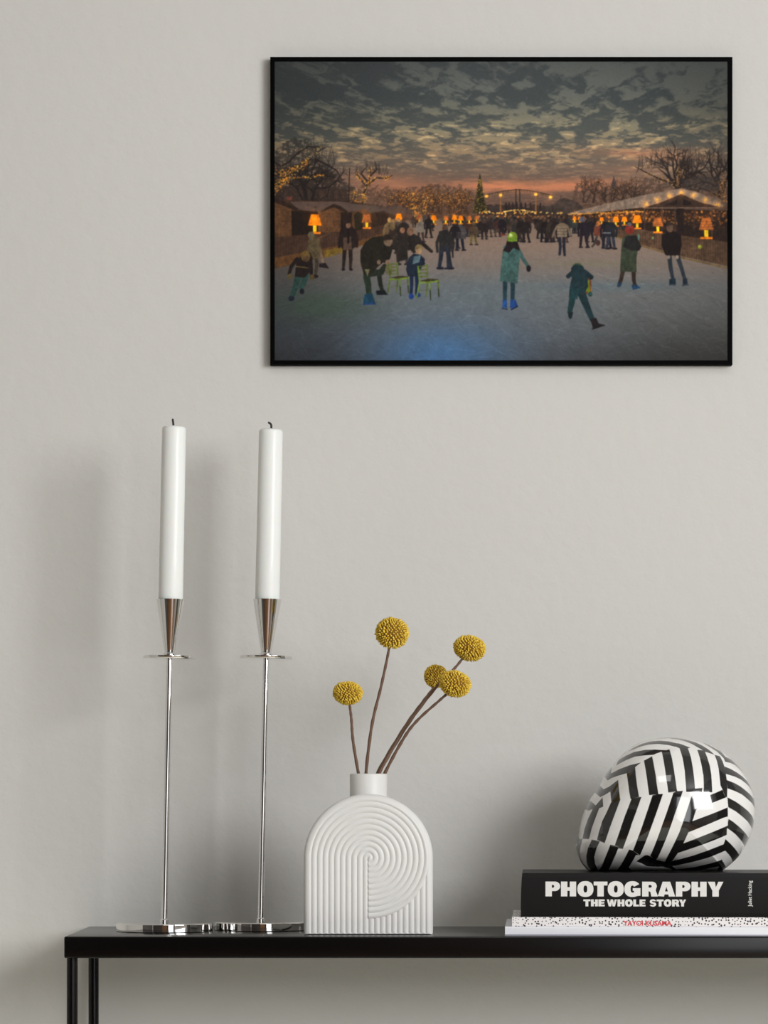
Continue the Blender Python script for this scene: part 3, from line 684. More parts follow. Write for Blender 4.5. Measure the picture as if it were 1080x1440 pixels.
    poly([(495, 298), (512, 293), (522, 299), (522, 322), (495, 326)], (98, 62, 38), 1)
    poly([(522, 299), (546, 300), (546, 316), (522, 322)], (58, 38, 26), 1)
    poly([(498, 302), (503, 297), (510, 300), (511, 322), (500, 325)], (36, 32, 20), .9)
    for k in range(11): line([(386, 286+k*4), (410, 288+k*3.9)], .5, (74, 46, 28), .5)
    for k in range(8): line([(449, 300+k*4), (479, 300+k*3.7)], .5, (74, 46, 28), .5)
    line([(393, 293), (393, 332)], .9, (130, 92, 58), .8); line([(386, 293), (393, 293)], .9, (130, 92, 58), .8)
    line([(458, 297), (467, 297), (467, 322)], .7, (130, 88, 62), .7); line([(458, 297), (458, 322)], .7, (130, 88, 62), .7)
    # left rink boards
    poly([(386, 334), (440, 328), (500, 324), (560, 312), (560, 322), (500, 340), (440, 354), (386, 366)], (76, 50, 36), 1)
    for k in range(44):
        x = 387+k*3.8; y = np.interp(x, [386, 440, 500, 560], [334, 328, 324, 312]); y2 = np.interp(x, [386, 440, 500, 560], [362, 352, 339, 321])
        line([(x, y), (x, y2)], .7, (50, 32, 24), .55)
    poly([(386, 362), (440, 352), (500, 340), (560, 321), (566, 322), (500, 348), (460, 360), (400, 374), (386, 377)], (108, 68, 34), 1)
    poly([(455, 352), (490, 345), (492, 352), (458, 362)], (132, 104, 30), .8)
    # right pavilion
    poly([(798, 300), (900, 292), (1024, 296), (1024, 345), (900, 330), (820, 312)], (48, 32, 24), 1)
    for k in range(420):
        x = 806+216*r.rand(); y = 296+24*r.rand()*(.4+.6*(x-806)/216); c = ((175, 95, 35), (120, 66, 32), (225, 140, 55), (66, 44, 34))[r.randint(4)]
        ell(x, y, .8+1.1*r.rand(), .7+1.5*r.rand(), c, .6)
    for x0, y0, x1, y1 in ((905, 294, 912, 326), (930, 292, 936, 330), (948, 290, 952, 334), (975, 292, 979, 332), (1000, 294, 1004, 336)):
        poly([(x0, y0), (x0+2.2, y0), (x0+2.2, y1), (x0, y1)], (74, 54, 44), 1)
    poly([(952, 280), (962, 280), (961, 332), (953, 332)], (40, 26, 24), 1)
    for k in range(40): ell(900+120*r.rand(), 312+16*r.rand(), 2.2, 3.2, (34, 26, 26), .8)
    poly([(797, 300), (840, 289), (900, 275), (938, 268), (958, 264.5), (984, 271), (1018, 288), (1012, 291), (985, 284), (958, 272), (930, 283), (905, 291), (860, 296), (800, 302)], (140, 116, 98), 1)
    poly([(905, 291), (930, 283), (958, 272), (985, 284), (1012, 291), (985, 291), (940, 291)], (66, 46, 36), 1)
    poly([(960, 279), (972, 284), (972, 288), (960, 288)], (36, 26, 24), .9); poly([(935, 288), (952, 280), (952, 288)], (36, 26, 24), .9)
    line([(905, 291), (930, 283), (958, 271.5), (985, 283.5), (1016, 290)], 1.6, (150, 112, 84)); line([(906, 292), (1014, 291.5)], 1.6, (120, 92, 76))
    poly([(990, 274), (1010, 278), (1022, 290), (1012, 288)], (118, 98, 84), .8)
    for x, y in ((908, 287), (924, 280.5), (941, 275), (958.5, 270.5), (975, 274.5), (992, 281), (1009, 287.5)):
        add_glow(x, y, 5, (110, 62, 12), .9); ell(x, y, 2.1, 1.7, (255, 190, 80), 1)
    for k in range(60): ell(800+106*k/60, 300.5-.06*k+r.randn()*.5, .9, .8, (245, 165, 60), .8)
    # right rink boards
    poly([(868, 318), (900, 322), (960, 331), (1024, 340), (1024, 374), (960, 360), (900, 343), (862, 331)], (96, 68, 48), 1)
    for k in range(50):
        x = 864+k*3.3; y = np.interp(x, [868, 900, 960, 1024], [318, 322, 331, 340]); y2 = np.interp(x, [862, 900, 960, 1024], [331, 343, 360, 374])
        line([(x, y), (x, y2)], .7, (66, 46, 34), .6)
    line([(866, 332), (900, 344.5), (960, 362), (1024, 376.5)], 2.0, (122, 92, 46))
    ell(984, 346.5, 2.6, 2.8, (150, 170, 30), .9); ell(918, 334, 1.6, 2, (150, 180, 110), .8); ell(898, 333, 1.4, 4.5, (80, 150, 140), .7)

def lamp(x, y, s, bright=1.0):
    # table lamp shaped street lamps: shade, stem and foot
    c1 = (250, 130, 14) if bright > .9 else (176, 92, 40)
    add_glow(x, y+4*s, 14*s, (70, 32, 4), .55*bright)
    poly([(x-5.4*s, y), (x+5.4*s, y), (x+10*s, y+16*s), (x-10*s, y+16*s)], c1, 1)
    if bright < .9:
        for k in range(4): line([(x-(6+k)*s, y+(3+k*3.6)*s), (x+(6+k)*s, y+(3+k*3.6)*s)], .7*s, (236, 140, 50), .7)
    poly([(x-2.6*s, y+16*s), (x+2.6*s, y+16*s), (x+2.6*s, y+25*s), (x-2.6*s, y+25*s)], (255, 205, 30), 1)
    poly([(x-8*s, y+25*s), (x+8*s, y+25*s), (x+8.6*s, y+28*s), (x-8.6*s, y+28*s)], (245, 128, 24), 1)

def man(x, y, h, cols, r, lean=0.0):
    # small skater: feet at (x, y), height h
    coat, legs, head = cols
    s = h/30.0; l = lean
    line([(x-2.4*s+l, y-14*s), (x-3.0*s, y-7*s), (x-3.2*s-r.rand()*s, y-1*s)], 3.2*s, legs, 1, 2.2*s)
    line([(x+1.8*s+l, y-14*s), (x+2.6*s, y-7*s), (x+3.4*s+r.rand()*s, y-1*s)], 3.2*s, legs, 1, 2.2*s)
    line([(x-4.4*s, y-.6*s), (x-1.6*s, y-.6*s)], 1.6*s, (34, 30, 36), .9); line([(x+2.2*s, y-.6*s), (x+5.4*s, y-.6*s)], 1.6*s, (34, 30, 36), .9)
    poly([(x-3.8*s+l, y-24*s), (x-1.5*s+l, y-26*s), (x+1.5*s+l, y-26*s), (x+3.8*s+l, y-24*s), (x+4.0*s+l, y-12*s), (x-4.0*s+l, y-12*s)], coat, 1)
    line([(x-3.6*s+l, y-23*s), (x-5.6*s+l, y-18*s), (x-5.2*s+l, y-12*s)], 2.2*s, coat, 1, 1.8*s)
    line([(x+3.6*s+l, y-23*s), (x+5.8*s+l, y-18*s), (x+5.0*s+l, y-12.5*s)], 2.2*s, coat, 1, 1.8*s)
    ell(x+l*1.2, y-28*s, 2.0*s, 2.4*s, head, 1)

def paint_people():
    r = np.random.RandomState(33)
    darks = ((36, 28, 28), (44, 34, 34), (30, 27, 33), (58, 46, 38), (50, 38, 34), (70, 54, 44), (40, 46, 52), (66, 40, 34), (56, 62, 56))
    heads = ((96, 66, 50), (60, 44, 36), (120, 84, 62), (44, 34, 32))
    for row, (y, n, x0, x1, h) in enumerate(((317, 46, 560, 880, 14), (321, 44, 600, 880, 17), (327, 26, 650, 866, 21), (333, 9, 645, 700, 26), (335, 17, 718, 805, 29))):
        for k in range(n):
            x = x0+(x1-x0)*r.rand()
            if row > 2 and 738 < x < 756: continue
            man(x, y+r.randn()*1.6, h*(.9+.2*r.rand()), (darks[r.randint(len(darks))], darks[r.randint(len(darks))], heads[r.randint(4)]), r, r.randn()*.6)
    for x in (729, 733, 740, 765, 771, 775, 781): man(x, 339+r.rand()*2, 33, (darks[r.randint(5)], darks[r.randint(5)], heads[r.randint(4)]), r)
    man(706, 330, 26, ((32, 26, 34), (36, 28, 34), (80, 54, 44)), r); ell(707, 329.5, 3.4, 1.4, (130, 44, 36), .9)
    man(666, 344, 33, ((84, 64, 46), (110, 92, 44), (120, 92, 60)), r); man(681, 336, 26, ((40, 30, 30), (44, 34, 34), (74, 50, 40)), r)
    man(647, 352, 42, ((70, 64, 66), (34, 34, 52), (60, 90, 80)), r); man(640, 349, 38, ((34, 28, 32), (30, 28, 36), (70, 46, 38)), r)
    for k in range(4): line([(642, 334-k*2.4), (652, 334-k*2.4)], .8, (110, 100, 98), .7)
    # lamps of the far rows
    for x, y, s, b in ((561, 300, .55, 1), (590, 301, .48, .7), (610, 302, .48, 1), (627, 303, .42, .7), (639, 302, .42, 1), (648, 303, .42, 1), (660, 303, .4, .8), (670, 303, .35, .8),
                       (896, 302, .7, .95), (878, 304, .45, 1), (866, 304, .5, 1), (856, 304, .4, 1), (846, 305, .35, 1), (808, 304, .3, 1), (815, 304, .3, 1)):
        lamp(x, y, s, b)
    # knot of people left of centre
    man(560, 342, 36, ((86, 70, 58), (60, 46, 42), (170, 120, 70)), r); man(548, 350, 44, ((118, 94, 60), (60, 46, 42), (176, 132, 76)), r); man(552, 356, 48, ((60, 46, 38), (44, 38, 40), (150, 110, 66)), r)
    man(568, 350, 44, ((46, 36, 34), (52, 44, 44), (90, 60, 48)), r); man(592, 340, 34, ((122, 110, 98), (60, 46, 40), (160, 110, 80)), r); man(603, 334, 32, ((36, 28, 30), (38, 30, 30), (60, 42, 36)), r)
    man(566, 372, 52, ((44, 36, 32), (60, 52, 50), (150, 102, 70)), r)
    poly([(556, 340), (572, 336), (574, 364), (558, 368)], (42, 36, 32), 1); ell(552, 318, 4, 6, (128, 100, 62), .9); ell(544, 322, 4, 7, (120, 92, 60), .9)
    # skater in the middle distance, seen from behind
    man(626, 378, 62, ((42, 38, 38), (34, 38, 50), (100, 72, 56)), r)
    poly([(617, 325), (630, 322), (634, 334), (634, 349), (618, 350)], (42, 40, 40), 1); line([(632, 328), (636, 345), (637, 361)], 3, (42, 38, 40), 1, 2)
    line([(622, 348), (621, 360), (618, 374)], 4.6, (36, 40, 54), 1, 3.4); line([(629, 348), (630, 360), (630, 374)], 4.6, (36, 40, 54), 1, 3.4)
    line([(615, 376.5), (622, 376)], 2.6, (28, 30, 46)); line([(626, 377), (633, 376.5)], 2.6, (28, 30, 46))
    # striped jumper
    line([(787, 334), (788, 346), (787, 357)], 4.4, (38, 38, 52), 1, 3.6); line([(793.5, 334), (793, 346), (794, 358)], 4.4, (34, 34, 46), 1, 3.6)
    poly([(783, 316), (788, 313), (793, 313), (798, 316), (797, 333), (784, 333)], (112, 94, 76), 1)
    for k in range(4): line([(784, 319+k*4), (797, 319+k*4)], 1.3, (150, 130, 108), .8)
    line([(783, 318), (779, 326), (777, 333)], 3, (112, 94, 76), 1, 2.4); line([(798, 318), (801, 326), (802, 331)], 3, (112, 94, 76), 1, 2.4); ell(790, 309, 3, 3.8, (66, 46, 38), 1)
    # people at the right back
    man(821, 348, 42, ((36, 28, 38), (38, 28, 36), (96, 70, 60)), r); ell(818, 308, 3.6, 4, (80, 88, 112), .9); man(830, 340, 34, ((34, 28, 34), (36, 30, 36), (60, 44, 40)), r)
    line([(840, 330), (836, 342), (833, 346)], 3, (70, 58, 54)); line([(844, 330), (848, 338), (850, 345)], 3, (70, 58, 54)); poly([(835, 318), (847, 318), (849, 331), (835, 331)], (128, 62, 44), 1); ell(841, 341, 3.2, 4, (74, 46, 42), 1); ell(841, 314, 3, 3.6, (220, 120, 50), .9)
    man(853, 349, 44, ((30, 28, 36), (34, 32, 46), (80, 58, 48)), r); man(859, 350, 44, ((34, 34, 40), (50, 56, 72), (110, 76, 56)), r); line([(848, 327), (858, 327)], 1.6, (140, 140, 144), .8)
    # lamps of the front rows
    lamp(443, 301, .98, 1); lamp(516, 301, .72, .8); lamp(925, 305.5, .78, .8); lamp(993, 306, 1.06, .75)
    ell(443, 308, 6, 6, (255, 158, 24), .7, 1)
    # person in scarf by the left boards
    line([(485, 350), (484, 364), (483, 377)], 6, (40, 28, 26), 1, 3.6); line([(493, 350), (493.5, 364), (493, 377)], 6, (40, 28, 26), 1, 3.6)
    poly([(480, 323), (486, 317), (495, 317), (500, 323), (502, 345), (494, 351), (483, 351), (478, 345)], (40, 28, 26), 1); poly([(483, 334), (494, 332), (495, 350), (483, 351)], (92, 68, 54), .9)
    line([(481, 324), (478, 336), (477, 347)], 4.6, (38, 26, 24), 1, 3.6); line([(499, 324), (502, 336), (502, 346)], 4.6, (38, 26, 24), 1, 3.6)
    ell(490, 316, 3.6, 4.4, (132, 92, 66), 1); poly([(485, 312), (490, 308), (495, 313), (493, 313), (487, 314), (486, 320)], (44, 30, 26), 1); line([(490, 323), (490, 340)], 3.6, (30, 20, 20), 1)
    ell(483, 378.5, 2.6, 1.6, (24, 18, 22)); ell(494, 378.5, 2.6, 1.6, (24, 18, 22))
    # person bending by the left lamp
    line([(445, 358), (446, 370), (444, 386)], 5.6, (66, 56, 42), 1, 4); line([(450, 352), (454, 366), (456, 372)], 4.2, (120, 96, 72), 1, 3.2)
    poly([(434, 336), (442, 330), (450, 334), (452, 350), (450, 362), (440, 364), (432, 352)], (92, 76, 50), 1); ell(438, 330, 4.6, 5, (104, 92, 66), 1)
    line([(446, 335), (456, 331), (464, 328), (461, 323)], 2.6, (96, 66, 44), 1, 1.8); ell(444, 388, 4, 2.6, (40, 28, 28)); poly([(449, 370), (458, 369), (463, 377), (449, 375)], (36, 26, 32), 1)
    # child skating at the left
    line([(420, 386), (417, 400), (411, 416)], 9.5, (38, 68, 62), 1, 6.4); line([(430, 386), (427, 398), (424, 404)], 9, (40, 72, 66), 1, 6)
    poly([(417, 368), (426, 356), (436, 354), (440, 362), (438, 380), (428, 390), (415, 388)], (34, 24, 22), 1); line([(418, 364), (410, 374), (407, 384)], 5.6, (34, 24, 22), 1, 4.4); line([(437, 366), (438, 378), (438, 386)], 5.4, (34, 24, 22), 1, 4.4)
    line([(417, 374), (433, 376)], 1.6, (110, 88, 40)); ell(430, 359.5, 6.6, 7.4, (112, 84, 36), 1); ell(431, 363, 4.4, 4.6, (92, 66, 40), 1); ell(408, 388, 3.2, 4, (104, 88, 46)); ell(439, 389, 3.6, 4, (92, 76, 42))
    ell(410, 419, 4.2, 3.6, (28, 34, 50)); ell(425, 409, 3.2, 4, (26, 26, 36))
    # parent bending down
    line([(533, 382), (535, 398), (538, 409)], 7, (34, 36, 30), 1, 5); poly([(529, 408), (541, 407), (546, 414), (530, 414)], (20, 24, 30), 1)
    line([(517, 376), (516, 390), (518, 400), (519, 412)], 11, (36, 50, 38), 1, 7.5); line([(520, 384), (536, 382), (541, 374)], 10, (38, 44, 34), 1, 7)
    poly([(507, 352), (513, 341), (524, 333), (538, 331), (546, 339), (545, 352), (542, 366), (532, 374), (522, 386), (512, 386), (507, 368)], (36, 32, 24), 1)
    poly([(541, 344), (548, 338), (553, 346), (549, 362), (543, 370), (538, 368)], (34, 30, 24), 1); ell(546, 338.5, 6.2, 7.4, (120, 96, 74), 1); poly([(540, 330), (549, 329), (553, 336), (545, 337), (540, 338)], (46, 34, 28), 1)
    ell(533, 368, 2.6, 3.4, (124, 100, 76)); ell(545, 368, 3, 3.4, (130, 100, 80)); poly([(513, 378), (520, 378), (517, 388)], (128, 124, 84), .9)
    poly([(513, 413), (524, 412), (528, 426), (511, 427)], (20, 64, 92), 1); line([(511, 427), (528, 426.5)], 2, (30, 60, 130), .9)
    ell(547, 378, 5, 8, (98, 90, 58), .9)
    # adult bowing over the child
    line([(578, 334), (590, 338), (600, 347), (607, 353)], 6.5, (40, 32, 30), 1, 4.2); poly([(574, 334), (582, 328), (592, 334), (592, 350), (582, 356), (576, 350)], (40, 34, 32), 1); ell(577, 325, 4.6, 6, (120, 84, 62), 1)
    # child behind the green chair
    line([(579, 386), (579, 400), (578, 414)], 5.4, (24, 38, 68), 1, 4.2); line([(586, 386), (586.5, 400), (586, 412)], 5.4, (24, 36, 70), 1, 4.2)
    poly([(575, 362), (582, 356), (592, 358), (598, 364), (596, 372), (588, 382), (587, 388), (574, 388), (571, 378)], (28, 38, 54), 1); poly([(582, 360), (592, 358), (590, 368), (580, 371)], (88, 116, 124), .9)
    ell(589, 349, 5.6, 6.2, (134, 110, 70), 1); ell(589, 353, 4, 4, (158, 124, 90), 1); line([(594, 364), (596, 370)], 4, (26, 32, 50)); ell(578.5, 416, 3.6, 4, (24, 60, 140)); ell(588, 414, 3.6, 3.2, (24, 56, 120))
    # the two green chairs
    G = (108, 140, 44); G2 = (86, 104, 36); GD = (46, 52, 34)
    for ox, oy, s in ((545, 369, 1.0), (586, 372, 1.06)):
        def P(x, y): return (ox+x*s, oy+y*s)
        line([P(2, 2), P(4, 22), P(0, 43)], 2.4, G if ox > 570 else G2, 1, 1.8)
        line([P(14, 0), P(14.5, 22), P(13, 40)], 2.0, G2, 1, 1.6)
        for k in range(4): line([P(3, 2+k*4.6), P(14, 1+k*4.6)], 1.7, G2, 1)
        poly([P(4, 21), P(16, 18), P(29, 19), P(29, 21.5), P(16, 23)], (60, 50, 28), 1)
        line([P(4, 23.5), P(16, 23), P(29, 21)], 2.2, G, 1); line([P(17, 24), P(18.5, 44)], 2.1, G, 1, 1.7); line([P(28.5, 22), P(29.5, 41)], 2.0, G2, 1, 1.6)
        line([P(18, 34), P(18.6, 46)], 1.8, GD, 1, 1.4); line([P(29, 32), P(29.6, 42)], 1.7, GD, 1, 1.3)
        line([P(4, 34), P(17, 32)], 0.8, G2, .6)
    # person in the green hat and long teal coat
    line([(710.5, 395), (710, 410), (710, 424)], 6.4, (30, 58, 68), 1, 5.2); line([(721, 395), (721, 410), (720.5, 424)], 6.4, (30, 58, 68), 1, 5.2)
    poly([(707, 421), (713, 421), (713, 432), (706.5, 432)], (28, 74, 150), 1); poly([(718, 420), (725, 421), (728, 429), (722, 434), (717, 432)], (26, 66, 140), 1)
    line([(706, 433), (713, 434)], 1.6, (36, 46, 80)); line([(719, 434.5), (728, 430)], 1.6, (26, 36, 60))
    poly([(708, 346), (716, 341), (726, 342), (732, 352), (730, 370), (728, 398), (715, 396), (702.5, 395), (705, 372)], (60, 94, 90), 1)
    line([(716, 350), (714, 390)], 1.0, (36, 76, 74), .6); line([(728, 350), (736, 364), (742, 373)], 6.2, (56, 86, 84), 1, 4.4); ell(743.5, 377, 3.2, 4.6, (30, 28, 32), 1)
    poly([(713, 338), (720, 334), (727, 338), (730, 346), (731, 352), (722, 348), (716, 355), (707, 352), (711, 346)], (34, 24, 26), 1)
    ell(720.5, 332.5, 6.8, 7.0, (130, 160, 34), 1); poly([(714, 334), (727, 334), (727, 339), (714, 339)], (110, 150, 30), 1); ell(718, 330.5, 2.6, 2.8, (190, 206, 130), .9)
    # skater in dark blue bending over a small child
    ell(823, 399, 8.5, 14, (120, 62, 34), .9); poly([(824, 393), (829, 394), (832, 408), (828, 412), (824, 408)], (132, 160, 24), .95); line([(829, 396), (831, 412)], 1.6, (150, 70, 34)); ell(830, 413, 3, 3.4, (36, 76, 76))
    line([(806, 408), (804, 424), (801, 438)], 10.5, (26, 54, 58), 1, 6.5); line([(817, 410), (825, 430), (833, 449)], 11.5, (24, 48, 54), 1, 7)
    poly([(803, 376), (812, 369), (820, 374), (826, 388), (827, 402), (822, 412), (804, 414), (801, 404), (804, 390)], (26, 48, 54), 1); poly([(803, 404), (814, 405), (812, 420), (802, 420)], (26, 66, 70), .8)
    line([(806, 382), (799, 388)], 6.4, (26, 46, 54), 1, 6); line([(822, 382), (831, 389)], 7.4, (26, 46, 54), 1, 7); ell(812, 376, 7.2, 6.6, (24, 46, 52), 1); line([(806, 372), (812, 370), (817, 372)], 1.4, (84, 96, 40), .8)
    poly([(799, 438), (806, 438), (804, 447), (801, 448), (799, 444)], (26, 36, 40), 1); poly([(830, 448), (838, 446), (842, 454), (850, 456), (834, 462)], (34, 28, 32), 1); line([(833, 462), (850, 456.5)], 1.4, (26, 22, 26))
    # person in the long green coat with a red hat
    line([(876, 380), (873, 393), (870, 401)], 6, (52, 38, 32), 1, 4.6); line([(891, 380), (891, 392), (893, 402)], 6, (52, 38, 32), 1, 4.6)
    poly([(875, 335), (882, 330), (892, 331), (898, 338), (897, 350), (895, 362), (895, 382), (872, 381), (873, 356)], (54, 62, 46), 1); poly([(880, 332), (894, 330), (902, 346), (899, 352), (888, 352), (876, 346)], (34, 30, 32), .95)
    ell(885.5, 322, 6.4, 6.6, (146, 44, 34), 1); ell(885, 315, 3, 3, (110, 110, 120), .8); poly([(869, 396), (875, 397), (872, 403), (868, 402)], (30, 58, 84), 1); poly([(888, 400), (896, 400), (901, 404), (890, 407)], (28, 66, 104), 1)
    # man in the dark jumper
    line([(941, 359), (943, 376), (946, 392)], 6.4, (42, 50, 60), 1, 4.8); line([(952, 358), (958, 376), (963, 393)], 6.4, (42, 50, 60), 1, 4.8)
    poly([(932, 330), (938, 325), (950, 325), (957, 332), (956, 346), (954, 358), (938, 359), (932, 348)], (30, 20, 20), 1); line([(933, 331), (933, 344), (937, 356)], 5.6, (30, 20, 20), 1, 4.4); line([(955, 332), (956, 344), (954, 356)], 5.6, (30, 20, 20), 1, 4.4)
    ell(942, 319.5, 5.2, 6.6, (104, 74, 56), 1); poly([(937, 316), (942, 312), (947, 316), (944, 315.5), (938, 318)], (56, 42, 36), 1); ell(940, 361, 2.4, 2.6, (150, 128, 112)); ell(952, 361, 2.4, 2.6, (150, 128, 112))
    poly([(941, 392), (950, 391), (950, 399), (941, 399)], (24, 46, 62), 1); poly([(960, 391), (966, 391), (967, 399), (960, 400)], (30, 42, 56), 1)
    line([(941, 400), (950, 400)], 1.2, (50, 60, 70)); line([(959, 401), (968, 400)], 1.2, (50, 60, 70))

def paint_print():
    global IMG
    paint_sky(); paint_ice(); ice_only = IMG.copy(); paint_far(); under = IMG.copy()*0+ice_only; paint_people()
    people = sst(6, 16, np.abs(IMG-under).max(-1))
    # photographic grain of cloth and brick: small tonal variation everywhere above and on the figures
    t = fbm(XX/2.6, YY/3.2, 201, 3)-.5
    g = fbm(XX/9, YY/12, 211, 2)-.5
    k = people*sst(240, 290, YY)
    IMG = IMG*(1+(t*.55+g*.3)*k)[..., None]
    lum = IMG.mean(-1, keepdims=True); hot = sst(150, 215, IMG[..., :1])
    IMG = lerp(lerp(IMG, lum, .14*people[..., None])*(1-.08*people[..., None]), IMG, hot)
    blur(.8)
    n = (np.random.RandomState(2).rand(PH, PW, 1)-.5)*5
    IMG = IMG+n
    dx = np.abs(XX-705)/319; dy = np.abs(YY-296.5)/210.5
    v = 1-.22*sst(.62, 1.45, np.hypot(dx, dy)*1.0)          # the photographer's own vignette, printed
    IMG = (IMG*v[..., None]).clip(0, 255)
    return IMG

# ---------------------------------------------------------------- striped ornament
OUTLINE = [(812.8,1179.7),(814.7,1164.4),(820.8,1142.2),(830.0,1123.3),(841.7,1106.1),(854.4,1085.3),(868.3,1067.2),(885.0,1051.9),(905.0,1042.2),(932.8,1037.2),(957.8,1038.1),(985.6,1042.8),(1010.6,1053.9),(1030.0,1069.4),(1046.7,1089.4),(1057.8,1114.4),(1061.1,1139.4),(1057.2,1167.2),(1047.2,1190.8),(1038.3,1204.7),(1020.3,1220.6),(1006.4,1227.8),(946.7,1227.8),(891.1,1227.8),(835.6,1226.9),(821.7,1218.6),(813.3,1204.7),(810.0,1189.4)]
OPENING = [(889.6,1210.0),(899.6,1202.2),(903.3,1201.1),(907.0,1202.6),(917.4,1208.1),(928.5,1210.4),(938.9,1211.1),(943.3,1214.8),(941.1,1217.0),(948.5,1225.9),(944.1,1222.6),(936.7,1220.0),(929.3,1218.1),(911.5,1217.8),(905.6,1217.0),(898.1,1213.3)]
